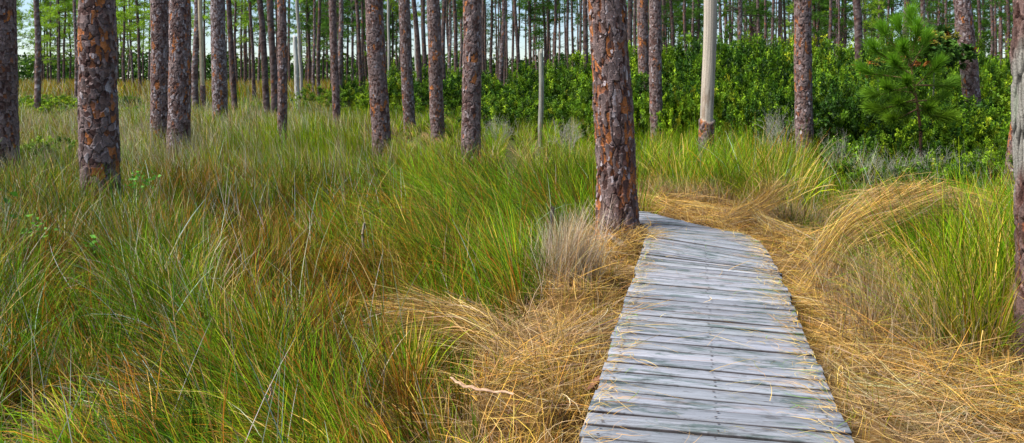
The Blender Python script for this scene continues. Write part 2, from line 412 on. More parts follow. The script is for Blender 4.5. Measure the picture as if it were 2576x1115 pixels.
def near_grass():
    A = Acc()
    tuft_blades(A, 2250, 1.9, 7.5, .9, 125, (.0038, .0082), 7)
    tuft_blades(A, 2400, 6.8, 13.8, .8, 90, (.0036, .0075), 6)
    # fallen dead blades matting the floor
    n = 120000; X, Y = sample_wedge(n, 1.9, 14, .7); k = (straw_w(X, Y) < .5) & ~in_poly(X, Y, POLY); X, Y = X[k], Y[k]; n = len(X)
    c = pick([GREY, TAN, BRN, OLV, (.22, .15, .10), PALE, GRN], [.28, .16, .25, .15, .25, .05, .08], n, .25) * .72
    A.add(blades(np.stack([X, Y, G(X, Y) + .09 * R.random(n) ** 2], -1), R.uniform(-3.1, 3.1, n), R.normal(1.15, .35, n), R.normal(1.5, .3, n), R.uniform(.1, .4, n), R.uniform(.003, .006, n) * (.75 + .045 * Y), c, c, 4))
    # long pale bare stems standing over the rest
    m = 3400
    X, Y = sample_wedge(m, 2.4, 13, .8); x, y = pj(X, Y)
    k = (straw_w(X, Y) < .2) & ~in_poly(X, Y, POLY) & (dist_poly(X, Y, POLY) > .35) & (R.random(m) < np.where(x < 1000, .95, .35)); X, Y, x = X[k], Y[k], x[k]; m = len(X)
    c = pick([PALE, BLU, TAN, (.55, .53, .46), ORN, DGRN], [.26, .26, .2, .2, .12, .15], m)
    th0 = np.abs(R.normal(.18, .25, m))
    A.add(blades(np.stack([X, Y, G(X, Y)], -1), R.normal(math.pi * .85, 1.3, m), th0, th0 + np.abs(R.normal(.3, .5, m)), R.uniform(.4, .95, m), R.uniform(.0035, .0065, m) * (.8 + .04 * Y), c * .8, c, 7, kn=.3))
    o = A.build('tall_grass', M_GRASS)
    tag(o, 'tall mixed green and brown wiregrass and sedge filling the near clearing', 'grass', kind='stuff')

def far_grass():
    A = Acc()
    for n, y0, y1, pw, cs in ((130000, 12.5, 34, .6, 1.0), (120000, 30, 135, .25, 1.0)):
        X, Y = sample_wedge(n, y0, y1, pw, 1.08); x, y = pj(X, Y)
        cell = .5 + .012 * Y; ci, cj = np.floor(X / .7), np.floor(Y / .7)
        th_ = hsh(ci, cj, 3.); pull = .5 * (Y < 34)
        X += ((ci + .2 + .6 * hsh(ci, cj, 5.)) * .7 - X) * pull; Y += ((cj + .2 + .6 * hsh(ci, cj, 6.)) * .7 - Y) * pull
        cl = fbm(X * .5, Y * .5, 61.); keep = (cl > .28)
        lim = np.interp(x, [1000, 1200, 1500, 2000, 2100, 2600], [60, 34, 28, 21, 11.7, 11.3])
        keep &= (x < 1000) | (Y < lim + 1.5)
        X, Y, x, y, cl, th_ = [a[keep] for a in (X, Y, x, y, cl, th_)]; n = len(X)
        pn = fbm(X * .35, Y * .2, 71.); rt = sstep(1150, 1500, x)
        left = 1 - sstep(350, 1000, x); fr = sstep(50, 75, Y) * (x < 1250)
        gr = gauss(x, y, 1100, 310, 150, 40) + gauss(x, y, 1750, 390, 600, 90) * 1.4 + gauss(x, y, 720, 400, 130, 60) + gauss(x, y, 640, 275, 60, 14)
        st = gauss(x, y, 1060, 372, 70, 26) * 3 + gauss(x, y, 1400, 420, 160, 30)
        sel_ = (th_ * 3).astype(int)
        clr = sstep(20, 30, Y) * (1 - sstep(55, 70, Y)) * (1 - sstep(700, 1000, x))
        w = np.stack([.35 + 1.8 * gr + .6 * rt, .4 + 1.5 * gr + .4 * rt, .35 + .2 * left, .16 + .2 * (1 - pn) + st, .32 * (1 - pn) + .2 * left + .5 * st, .40 * left + .16, .03 + 0 * x, 3.2 * fr], -1)
        w[:, 5] += clr * .5; w[:, 3] += clr * .35; w[:, 1] += clr * .3
        for q, cc in ((0, [0, 1]), (1, [3, 4, 5]), (2, [2, 0])):
            for c_ in cc: w[:, c_] *= np.where(sel_ == q, 2.6, .8)
        c1 = pick([GRN, YGRN, OLV, TAN, GREY, PALE, ORN, (.36, .21, .012)], w, n, .2) 
        c1 *= (.75 + .5 * hsh(np.floor(th_ * 97), 1., 2.))[:, None]
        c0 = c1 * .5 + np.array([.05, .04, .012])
        h = np.where(fr > .5, R.uniform(.6, 1.9, n), (.40 + .5 * cl) * R.uniform(.55, 1.3, n) * (.8 + .4 * th_))
        h *= 1 - .5 * np.clip(st, 0, 1)
        th0 = np.abs(R.normal(.08, .16, n)); az = np.where(x < 1250, math.pi * .9 + R.normal(0, .9, n), R.uniform(-3.14, 3.14, n))
        W = R.uniform(.004, .0085, n) * Y / 12
        ok = np.ones(n, bool)
        for (tx_, ty_, tr) in TREES: ok &= np.hypot(X - tx_, Y - ty_) > tr + .02
        P = np.stack([X, Y, G(X, Y)], -1)
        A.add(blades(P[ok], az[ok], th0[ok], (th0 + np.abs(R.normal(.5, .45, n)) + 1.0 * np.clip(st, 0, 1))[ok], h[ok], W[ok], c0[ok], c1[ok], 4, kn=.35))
    o = A.build('meadow_grass', M_GRASS)
    tag(o, 'paler grass spreading back between the pines to the far woods', 'grass', kind='stuff')

def straw():
    A = Acc()
    n = 150000
    X = R.uniform(-1.2, 6.0, n); Y = R.uniform(1.9, 13.5, n)
    sw = straw_w(X, Y); k = (R.random(n) < sw) & ~in_poly(X, Y, POLY); X, Y = X[k], Y[k]; x, y = pj(X, Y); n = len(X)
    right = X > np.interp(Y, RW[:8, 1], RW[:8, 0]) - .5
    fld = fbm(X * 1.2, Y * 1.2, 81.)
    azR = -.45 + 1.8 * (fld - .5) + R.normal(0, .45, n) + np.where(R.random(n) < .5, math.pi, 0)
    azL = R.uniform(-math.pi, math.pi, n) * .55 + .9 + np.where(R.random(n) < .5, math.pi, 0) + 2.5 * (fld - .5)
    az = np.where(right & (R.random(n) < .85), azR, azL)
    dd = dist_poly(X, Y, POLY)
    th0 = R.normal(1.30, .22, n); th1 = th0 + np.abs(R.normal(.32, .25, n))
    st = R.random(n) < .22; th0 = np.where(st, np.abs(R.normal(.2, .3, n)), th0); th1 = np.where(st, th0 + R.normal(.3, .3, n), th1)
    Ln = np.where(st, R.uniform(.06, .17, n), R.uniform(.14, .55, n)) * (.5 + .5 * sstep(.0, .3, dd))
    stack = R.random(n) ** 2 * .12 * sstep(.05, .4, dd)
    P = np.stack([X, Y, G(X, Y) + stack], -1)
    c = pick(STRAWC, [.30, .17, .26, .20, .18, .07, .08], n, .22)
    bg = fbm(X * 1.5, Y * 1.5, 91.)[:, None]; grey = sstep(.56, .72, bg)
    c = c * (1 - grey * .5) + np.array([.32, .26, .20]) * grey * .5
    c = c * np.array([.96, .90, .80]); dk_ = (.45 + 1.0 * sstep(.1, .8, R.random(n)))[:, None]
    A.add(blades(P, az, th0, th1, Ln, R.uniform(.0020, .0050, n) * (.8 + .04 * Y), c * .7 * dk_, c * dk_, 5, daz=R.normal(0, .8, n), kn=.3))
    # fine cut stubble greener, near the deck sides
    n = 9000
    X = R.uniform(-1, 6, n); Y = R.uniform(2, 9, n); k = (straw_w(X, Y) > .9) & (dist_poly(X, Y, POLY) < .5) & ~in_poly(X, Y, POLY); X, Y = X[k], Y[k]; n = len(X)
    A.add(blades(np.stack([X, Y, G(X, Y)], -1), R.uniform(-3, 3, n), np.abs(R.normal(0, .2, n)), np.abs(R.normal(.3, .3, n)), R.uniform(.06, .2, n), R.uniform(.003, .005, n), pick([OLV, GOLD], [.5, .5], n), pick([YGRN, OLV, GOLD, GRN], [.3, .4, .4, .15], n), 4))
    # loose stems fallen across the boards and drooping over the edge
    n = 1700
    t = R.random(n); sd = R.random(n) < .62
    Y = R.uniform(3.2, 8.9, n)
    Xl = np.interp(Y, LW[:6, 1], LW[:6, 0]); Xr = np.interp(Y, RW[:9, 1], RW[:9, 0])
    X = np.where(sd, Xr - R.exponential(.07, n), Xl + R.exponential(.05, n)); mid = R.random(n) < .07; X = np.where(mid, Xl + (Xr - Xl) * R.random(n), X)
    k = in_poly(X, Y, POLY); X, Y, mid, sd = X[k], Y[k], mid[k], sd[k]; n = len(X)
    far_ = Y > 7
    az = np.where(sd, math.pi * .9, .1) + R.normal(0, .9, n); L = np.where(mid, R.uniform(.1, .45, n), R.uniform(.04, .20, n))
    A.add(blades(np.stack([X, Y, np.full(n, DECK_Z + .012)], -1), az, np.full(n, 1.53), R.uniform(1.5, 1.6, n), L, R.uniform(.0022, .0042, n), *(lambda c: (c, c))(pick(STRAWC + [GRN], [.3, .3, .2, .1, .2, .1, .1, .1], n)), 5, daz=R.normal(0, 1.0, n)))
    # sweeps: bundles that follow a bent line (picture x, y and depth)
    def sweep(pts, n, sp, cols, probs, cover=(.45, .9), w=(.0022, .0050), sag=.0):
        n = int(n * .75); sp = tuple(q * 1.35 for q in sp); cover = (cover[0] * .55, cover[1] * .85)
        P = np.array([atd(*p) for p in pts]); T = np.linspace(0, 1, len(P)); S = 8
        t0 = R.uniform(0, 1 - cover[0], n); t1 = np.minimum(1.05, t0 + R.uniform(*cover, n))
        o0 = R.normal(0, 1, (n, 3)) * sp; o1 = R.normal(0, 1, (n, 3)) * sp * 1.3
        V = np.zeros((n, S, 2, 3)); W = R.uniform(*w, n)
        fan = R.normal(0, 1, (n, 3)) * np.array(sp) * 1.5; o0 = o0 * (1 + .8 * (R.random(n) < .25))[:, None]
        wob = R.normal(0, 1, (n, 3)); rd = R.normal(0, 1, (n, 3)); rd /= np.linalg.norm(rd, axis=1)[:, None]
        for k in range(S):
            u = k / (S - 1); t = t0 + (t1 - t0) * u; q = np.stack([np.interp(t, np.linspace(0, 1, 60), cat(P, j)) for j in range(3)], -1)
            q = q + o0 * (1 - t)[:, None] + o1 * t[:, None] + fan * (u ** 2) + wob * math.sin(u * 3.14) * .03
            q[:, 2] = np.maximum(q[:, 2], G(q[:, 0], q[:, 1]) + .01)
            ww = (W * (.5 if k in (0,) else .08 if k == S - 1 else 1) * .5)[:, None]
            V[:, k, 0] = q - rd * ww; V[:, k, 1] = q + rd * ww
        c = pick(cols, probs, n) * R.uniform(.45, 1.15, n)[:, None]; CL = np.repeat(c, S * 2, axis=0)
        idx = (np.arange(n) * S * 2)[:, None] + (np.arange(S - 1) * 2)[None]
        A.add((V.reshape(-1, 3), np.stack([idx, idx + 1, idx + 3, idx + 2], -1).reshape(-1, 4), CL))
    def cat(P, j):
        n = len(P); u = np.linspace(0, n - 1, 60); i = np.clip(u.astype(int), 0, n - 2); f = u - i
        p0, p1, p2, p3 = P[np.maximum(i - 1, 0), j], P[i, j], P[i + 1, j], P[np.minimum(i + 2, n - 1), j]
        return .5 * (2 * p1 + (p2 - p0) * f + (2 * p0 - 5 * p1 + 4 * p2 - p3) * f ** 2 + (3 * p1 - p0 - 3 * p2 + p3) * f ** 3)
    SC, SP = [tuple(np.array(q) * .95) for q in (GOLD, PGOLD, TAN, (.36, .22, .08), (.62, .50, .3), GREY)], [.32, .2, .2, .16, .08, .12]
    s3 = lambda a, b, c: (a, b, c)
    # arch of dry straw over the green clump on the right
    sweep([(2010, 742, 6.9), (2075, 660, 7.0), (2140, 585, 7.05), (2230, 532, 7.1), (2330, 495, 7.15)], 2600, s3(.05, .09, .035), SC, SP)
    sweep([(2120, 545, 7.6), (2210, 500, 7.6), (2300, 490, 7.5), (2380, 500, 7.4), (2460, 560, 7.3)], 1300, s3(.06, .10, .03), SC, SP)
    sweep([(2420, 560, 7.6), (2380, 520, 7.6), (2290, 545, 7.3)], 250, s3(.05, .08, .03), SC, SP)
    sweep([(2140, 770, 6.3), (2190, 705, 6.3), (2260, 640, 6.4)], 500, s3(.05, .06, .03), SC, SP)
    # second small sweep near the far bend
    sweep([(1820, 560, 9.6), (1870, 535, 9.6), (1925, 500, 9.6), (1960, 455, 9.6)], 600, s3(.06, .08, .03), SC, SP)
    sweep([(1895, 520, 9.3), (1930, 555, 9.2), (1990, 590, 8.9), (2060, 600, 8.7)], 420, s3(.05, .08, .03), SC + [(.42, .42, .25)], SP + [.3])
    sweep([(1600, 497, 11.3), (1700, 515, 10.9), (1800, 535, 10.4), (1880, 560, 9.9), (1990, 585, 9.2), (2080, 615, 8.6)], 1500, s3(.10, .10, .02), SC, SP, (.15, .35))
    # long combed sweeps to the right of the deck
    sweep([(1935, 668, 7.6), (2020, 665, 7.6), (2100, 690, 7.4), (2190, 740, 6.9)], 900, s3(.07, .09, .025), SC, SP, (.3, .7))
    sweep([(1975, 755, 6.6), (2080, 770, 6.4), (2190, 800, 6.15), (2300, 850, 5.7)], 1000, s3(.08, .10, .03), SC, SP, (.3, .7))
    sweep([(2030, 850, 5.75), (2140, 880, 5.5), (2260, 930, 5.15), (2380, 975, 4.9)], 1000, s3(.08, .10, .03), SC, SP, (.3, .7))
    sweep([(2130, 965, 4.9), (2240, 985, 4.8), (2380, 1000, 4.7), (2500, 985, 4.8), (2560, 940, 5.0)], 800, s3(.06, .08, .02), SC + [(.5, .5, .25)], SP + [.3], (.35, .8))
    sweep([(2200, 1075, 4.3), (2330, 1075, 4.3), (2450, 1050, 4.4), (2535, 990, 4.65), (2565, 920, 4.9)], 900, s3(.05, .07, .02), SC + [(.5, .5, .25)], SP + [.5], (.4, .85))
    sweep([(2110, 870, 5.4), (2105, 940, 5.0), (2120, 1010, 4.7), (2140, 1090, 4.3)], 160, s3(.025, .03, .02), SC, SP, (.3, .6))
    # left side: bent over golden tussock
    sweep([(1290, 905, 5.5), (1240, 840, 5.6), (1180, 808, 5.7), (1090, 795, 5.8), (975, 790, 5.9)], 1300, s3(.05, .09, .032), SC, SP)
    sweep([(1330, 930, 5.3), (1262, 880, 5.4), (1190, 850, 5.5), (1110, 835, 5.6)], 600, s3(.05, .09, .04), SC + [OLV], SP + [.2])
    sweep([(1290, 960, 5.2), (1350, 900, 5.4), (1440, 850, 5.6), (1560, 800, 5.9)], 700, s3(.08, .10, .03), SC + [GREY], SP + [.3], (.3, .6))
    sweep([(1200, 1080, 4.55), (1290, 1040, 4.65), (1400, 975, 4.9), (1480, 900, 5.2)], 500, s3(.08, .08, .03), SC, SP, (.3, .6))
    sweep([(1500, 850, 5.7), (1480, 950, 5.1), (1430, 1040, 4.6), (1400, 1110, 4.3)], 500, s3(.06, .08, .03), SC, SP, (.25, .6))
    sweep([(1560, 640, 8.2), (1595, 605, 8.5), (1640, 585, 8.7)], 420, s3(.06, .09, .02), SC + [BRN], SP + [.2], (.4, .9))
    # greyish dead tuft right of the green tussock
    n = 1500; X0, Y0 = px(1412, 752); X = X0 + R.normal(0, .13, n); Y = Y0 + R.normal(0, .2, n)
    az = R.normal(.3, 1.2, n); th0 = np.abs(R.normal(.05, .15, n))
    c = pick([GREY, (.50, .41, .28), TAN, (.58, .50, .38)], [.25, .3, .3, .3], n)
    A.add(blades(np.stack([X, Y, G(X, Y)], -1), az, th0, th0 + np.abs(R.normal(.6, .5, n)), R.uniform(.25, .72, n), R.uniform(.003, .005, n), c * .8, c, 7))
    # grey skirts at the foot of the right-hand grass wall
    for (xx, yy, sx, sy, nn, hh) in ((1760, 538, .35, .15, 2600, .45), (1690, 530, .3, .12, 1500, .4), (1980, 608, .3, .15, 2200, .42), (1850, 555, .3, .15, 1200, .4), (2250, 800, .35, .25, 2200, .45), (2420, 930, .30, .25, 3200, .55), (2330, 860, .3, .2, 2000, .5)):
        X0, Y0 = px(xx, yy); X = X0 + R.normal(0, sx, nn); Y = Y0 + .1 + R.normal(0, sy, nn)
        k = dist_poly(X, Y, POLY) > .25; k &= ~in_poly(X, Y, POLY); X, Y = X[k], Y[k]; n = len(X)
        th0 = np.abs(R.normal(.12, .2, n)); c = pick([GREY, TAN, (.45, .36, .24), BRN, PGOLD], [.4, .3, .2, .15, .1], n)
        A.add(blades(np.stack([X, Y, G(X, Y)], -1), R.uniform(-3.1, 3.1, n), th0, th0 + np.abs(R.normal(.5, .45, n)), R.uniform(.5, 1.15, n) * hh, R.uniform(.003, .0052, n) * (.8 + .035 * Y), c * .75, c, 5))
    o = A.build('straw', M_STRAW)
    tag(o, 'flattened golden straw lying in sweeps along both sides of the boardwalk', 'straw', kind='stuff')

# ------------------------------------------------------------------ trunks
BK = [(.150, .092, .078), (.215, .150, .138), (.31, .26, .262), (.095, .046, .038), (.40, .135, .036), (.24, .085, .034)]
def voro(u, v, nu, s):
    """cell noise, periodic in u with nu cells: F1, F2, cell hash pair, offset to the seed"""
    iu, iv = np.floor(u), np.floor(v)
    f1 = np.full(u.shape, 9.); f2 = np.full(u.shape, 9.); h1 = np.zeros(u.shape); h2 = np.zeros(u.shape); oy = np.zeros(u.shape); ox = np.zeros(u.shape)
    for a in (-1, 0, 1):
        for b in (-1, 0, 1):
            cu, cv = iu + a, iv + b; m = np.mod(cu, nu)
            du = cu + .12 + .76 * hsh(m, cv, s) - u; dv = cv + .12 + .76 * hsh(m, cv, s + 1.) - v
            d = np.sqrt(du * du + dv * dv) * (1 + .0) + .25 * np.maximum(abs(du), abs(dv)) - 0.12 * hsh(m, cv, s + 4.)
            nf = d < f1
            f2 = np.where(nf, f1, np.minimum(f2, d)); f1 = np.where(nf, d, f1)
            h1 = np.where(nf, hsh(m, cv, s + 2.), h1); h2 = np.where(nf, hsh(m, cv, s + 3.), h2); oy = np.where(nf, dv, oy); ox = np.where(nf, du, ox)
    return f1, f2, h1, h2, ox, oy
def bark(th, z, r, s, plate=(.085, .13), small=(.038, .055), orange=.16, pale=.22, dark=0., deep=.012):
    """height and colour of flaky pine bark at angle th, height z"""
    per = 2 * math.pi * r
    nu = max(5, round(per / plate[0])); ns = max(9, round(per / small[0]))
    wx = 1.25 * (fbm(np.cos(th) * 3 + z * 6, np.sin(th) * 3 + z * 6, s, 3) - .5); wz = fbm(np.cos(th) * 4 + 7 + z * 5, np.sin(th) * 4 - z * 5, s + 5, 2) - .5
    U = th / (2 * math.pi)
    f1, f2, h1, h2, ox, oy = voro(U * nu + wx * .7, z / plate[1] + wz * .9, nu, s)
    g1, g2, k1, k2, sx, sy = voro(U * ns + wx * .9 + f1 * .2, z / small[1] + wz * 1.2, ns, s + 20)
    e1, e2 = f2 - f1, g2 - g1
    hgt = deep * (sstep(.0, .13, e1) - .6) + deep * .55 * (h1 - .5) + deep * .55 * k1 * sstep(.0, .10, e2) - deep * .35 * sy * 1.0
    C_ = np.array(BK); kk = k1 * .6 + h1 * .4
    col = C_[0] * (.7 + .6 * k2[..., None])
    def put(mask, c):
        nonlocal col; m = mask[..., None]; col = col * (1 - m) + np.array(c) * (.75 + .5 * k2[..., None]) * m
    put(sstep(.40, .50, kk), C_[1]); put(sstep(1 - pale, 1 - pale + .05, k2 * .6 + h2 * .4), C_[2]); put(sstep(.30, .22, k1 * .7 + h1 * .3) * .0 + (k1 < .2) * .8, C_[3])
    col = col * (.72 + .56 * fbm(th * r * 60, z * 14, s + 60, 3))[..., None]
    patch = fbm(np.cos(th) * 1.6 + 5, np.sin(th) * 1.6 + z * 1.3, s + 40, 2)
    o1 = (h2 > 1 - orange * (.1 + .9 * sstep(.40, .62, patch))) & (k1 > .3); o2 = (k2 > 1 - orange * .30) & (k1 < .6)
    put(o1 * sstep(.06, .12, e1) * .95, C_[4]); put(o2 * .85, C_[5])
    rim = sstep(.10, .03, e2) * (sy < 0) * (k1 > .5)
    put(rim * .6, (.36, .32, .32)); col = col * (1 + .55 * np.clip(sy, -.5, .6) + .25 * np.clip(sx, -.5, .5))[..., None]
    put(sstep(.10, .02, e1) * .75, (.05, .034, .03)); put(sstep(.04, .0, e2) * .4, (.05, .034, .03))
    hgt = hgt - deep * .5 * (o1 | o2)
    return hgt, col * (1 - dark)
def tube_grid(cx, cy, rad, zs, nth, disp=None, col=None):
    th = np.linspace(0, 2 * math.pi, nth, endpoint=False)
    T, Zz = np.meshgrid(th, zs)
    r = rad[:, None] if rad.ndim == 1 else rad
    if disp is not None: r = r + disp
    V = np.stack([cx[:, None] + r * np.cos(T), cy[:, None] + r * np.sin(T), Zz], -1)
    n, m = T.shape; i = np.arange(n - 1)[:, None] * m; j = np.arange(m)[None]; jn = (j + 1) % m
    Q = np.stack([i + j, i + jn, i + m + jn, i + m + j], -1).reshape(-1, 4)
    return V.reshape(-1, 3), Q
def flakes(cx, cy, zs, rad, n, zmax, s, size=(.02, .045)):
    """loose bark plates curling off the trunk"""
    A = Acc()
    th = R.uniform(-math.pi, math.pi, n); z = R.uniform(.05, zmax, n); w = R.uniform(*size, n); h = w * R.uniform(1.0, 1.9, n)
    x0 = np.interp(z, zs, cx); y0 = np.interp(z, zs, cy); r0 = np.interp(z, zs, rad)
    lift = R.uniform(.006, .016, n); ci = R.integers(0, 6, n); c = np.array([BK[0], BK[1], BK[2], BK[2], BK[3], BK[1]])[ci] * R.uniform(.8, 1.3, n)[:, None]
    G3 = 3; V = np.zeros((n, G3, G3, 3))
    for a in range(G3):
        for b in range(G3):
            u, v = a / 2 - .5, b / 2 - .5
            uu = u * (1 - .35 * abs(v) * 2) + R.normal(0, .08, n); vv = v + R.normal(0, .07, n)
            t = th + uu * w / r0; rr = r0 + .005 + lift * (.5 - vv) ** 1 * 1.2 - .01 * u * u
            V[:, a, b] = np.stack([x0 + rr * np.cos(t), y0 + rr * np.sin(t), z + vv * h], -1)
    idx = (np.arange(n) * 9)[:, None, None] + (np.arange(2) * 3)[None, :, None] + np.arange(2)[None, None]
    Q = np.stack([idx, idx + 1, idx + 4, idx + 3], -1).reshape(-1, 4)
    return V.reshape(-1, 3), Q, np.repeat(c, 9, axis=0)
def near_tree(xt, xb, w, Y, label, s, name='pine_tree', flare=.25, top=None, deep=.012, orange=.16, pale=.22, gy=None, plate=(.085, .17), small=(.040, .068), bend=0., d0=None, fl=120, bot=-.1):
    """pine whose trunk passes picture column xt at the top edge and xb at its foot, w wide"""
    d = w / F * Y if d0 is None else d0; r = d / 2
    X0 = (xb - CX) / F * Y; hv = CH + HOR / F * Y; Xt = (xt - CX) / F * Y
    H = (hv * 1.35 + 1.5) if top is None else top
    px_m = 850.0 / Y; res = max(.0045, .45 / px_m)
    nth = int(np.clip(2 * math.pi * r / res, 40, 340)); nz = int(np.clip((hv + .6) / res, 60, 900))
    zs = np.concatenate([np.linspace(bot, hv + .3, nz), np.linspace(hv + .35, H, 20)]) if top is None else np.linspace(bot, H, nz)
    t = zs / hv
    cx = (Xt - X0) * t + bend * np.sin(t * 3.1) + .012 * np.sin(zs * 1.3 + s); cy = .01 * np.sin(zs * 1.1 + 2 * s) + .015 * zs * math.sin(s * 3)
    rad = r * (1.0 + .09 * (1 - t)) * (1 + flare * np.exp(-np.maximum(zs, 0) / (.16 + r * .3))) * (1 + .02 * np.sin(zs * 5 + s))
    th = np.linspace(0, 2 * math.pi, nth, endpoint=False); T, Z_ = np.meshgrid(th, zs)
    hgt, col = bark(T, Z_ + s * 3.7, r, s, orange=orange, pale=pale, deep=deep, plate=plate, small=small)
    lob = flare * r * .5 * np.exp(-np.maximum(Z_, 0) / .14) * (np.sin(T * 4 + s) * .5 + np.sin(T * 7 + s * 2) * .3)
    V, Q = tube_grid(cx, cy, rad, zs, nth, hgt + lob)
    g = float(G(X0, Y))
    root = thing(name, label, 'pine tree', (X0, Y, g))
    col = col.reshape(-1, 3)
    if fl:
        fV, fQ, fC = flakes(cx, cy, zs, rad, int(fl), hv, s); Q = np.vstack([Q, fQ + len(V)]); V = np.vstack([V, fV]); col = np.vstack([col, fC])
    mesh_np('trunk', V, Q, col, M_BARK, root, smooth=False)
    TREES.append((X0, Y, r * (1 + flare)))
    return root

near_tree(1527, 1552, 89, 9.15, 'thick flaky pine trunk with orange patches standing against the bend of the boardwalk', 1., flare=.22, deep=.018, orange=.50, pale=.22, plate=(.085, .30), small=(.036, .085), fl=200, bend=.012)
near_tree(241, 256, 84, 10.6, 'broad flaky pine trunk with orange patches standing alone in the left foreground grass', 2.3, flare=.05, deep=.014, orange=.27, pale=.28, fl=140, plate=(.11, .17), small=(.052, .078))
near_tree(0, 10, 66, 13.5, 'dark reddish pine trunk cut by the left edge of the view', 3.1, flare=.05, orange=.16, pale=.06, deep=.014)
near_tree(401, 405, 42, 19.6, 'left trunk of the close pair of flaky pines', 4.2, flare=.05, pale=.34, orange=.16, fl=60)
near_tree(452, 450, 50, 17.8, 'right trunk of the close pair of flaky pines, slightly nearer and thicker', 5.2, flare=.05, pale=.34, orange=.20, fl=60)
near_tree(548, 553, 34, 28, 'pale flaky pine trunk just right of the dead bare one', 6.4, flare=.05, pale=.5, orange=.18, fl=40)
near_tree(942, 962, 43, 18.8, 'leaning brown pine trunk with an orange scar at mid height behind the tall grass', 7.7, flare=.14, orange=.18, pale=.18, fl=60)
near_tree(1016, 1031, 27, 28, 'medium brown pine trunk between the leaning pine and the knobbly one', 8.2, flare=.05, pale=.3, orange=.14, fl=30)
near_tree(1089, 1103, 32, 24, 'knobbly brown pine trunk with a pale scar at its foot', 9.6, flare=.08, orange=.16, pale=.16, fl=40)
near_tree(1187, 1186, 44, 15.3, 'flaky brown pine trunk in grass midway between the leaning pine and the boardwalk pine', 10.5, flare=.08, orange=.14, pale=.22, fl=60)
near_tree(708, 711, 21, 21.5, 'slim reddish pine trunk standing in front of two others', 11.4, flare=.02, orange=.24, fl=20)
near_tree(836, 847, 17, 27, 'slim dark pine trunk with smooth bark leaning slightly in tall grass', 12.8, flare=.04, orange=.04, pale=.08, fl=0)
near_tree(1617, 1625, 27, 26, 'flaky pine trunk with an orange streak rising from the shrubs behind its neighbour', 13.3, flare=.05, orange=.3, fl=20)
near_tree(1648, 1653, 29, 20.5, 'flaky grey brown pine trunk just behind the boardwalk pine, before the shrubs', 14.9, flare=.06, orange=.12, pale=.24, fl=40)
near_tree(2019, 2028, 39, 15.8, 'flaky pine trunk with an orange foot at the edge of the evergreen thicket', 15.5, flare=.12, orange=.30, pale=.2, deep=.013, fl=80)
near_tree(2415, 2462, 38, 20.5, 'large leaning pine trunk rising out of the shrubs behind the sapling', 16.2, flare=.03, orange=.05, pale=.3, fl=30)

# weathered, half barkless leaning trunk at the right edge + brown trunk behind
def edge_tree():
    Y = 5.0; X0 = (2649 - CX) / F * Y; g = float(G(X0, Y)); r = .19
    zs = np.linspace(-.1, 5.2, 620); nth = 230
    cx = .004 * zs + .05 * sstep(1.4, 2.6, zs) + .02 * np.sin(zs * 2.1); cy = .03 * zs
    rad = r * (1 + .28 * np.exp(-np.maximum(zs, 0) / .2)) * (1 - .02 * zs)
    T, Z_ = np.meshgrid(np.linspace(0, 2 * math.pi, nth, endpoint=False), zs)
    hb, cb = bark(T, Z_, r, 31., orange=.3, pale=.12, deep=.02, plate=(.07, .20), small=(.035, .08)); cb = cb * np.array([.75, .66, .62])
    rid = fbm(T * 7 + 2 * fbm(T * 2, Z_ * 2, 3.), Z_ * 1.6, 12., 3)
    e_ = voro(T / (2 * math.pi) * 30 + 1.5 * fbm(T * 2, Z_ * 4, 5.), Z_ * 3.2, 30, 15.); rid2 = .30 + .42 * sstep(.0, .35, e_[1] - e_[0]) * (.6 + .4 * e_[2]) + .25 * (fbm(np.cos(T) * 16, np.sin(T) * 16 + Z_ * 5, 15., 3) - .5)
    hw = .045 * (rid2 - .5); cw = np.array([.15, .14, .12]) * (.25 + 1.4 * sstep(.38, .62, rid2))[..., None]
    cw = cw * (1 + .25 * (fbm(T * 5, Z_ * 9, 19.) - .5))[..., None]; cw[..., 1] *= 1 + .12 * (fbm(T * 3, Z_ * 4, 77.) > .55)
    m = sstep(1.12, 1.3, Z_ + .35 * (fbm(T * 1.5, Z_ * 2, 8.) - .5)) * sstep(2.15, 1.95, Z_ + .2 * np.sin(T)) * (1)
    disp = hb * (1 - m) + hw * m; col = cb * (1 - m[..., None]) + cw * m[..., None]
    V, Q = tube_grid(cx, cy, rad, zs, nth, disp)
    root = thing('pine_tree', 'rugged peeling trunk with a bare grey upper side at the right edge', 'pine tree', (X0, Y, g))
    mesh_np('trunk', V, Q, col, M_BARK, root)
    TREES.append((X0, Y, r * 1.3)); TREES.append((X0 - .12, Y - .35, .30))
edge_tree()
near_tree(2600, 2541, 34, 12.5, 'brown broken stump leaning behind the rugged edge trunk', 17.1, name='pine_stump', flare=.1, orange=.3, pale=.1, top=1.35, fl=20)['category'] = 'stump'

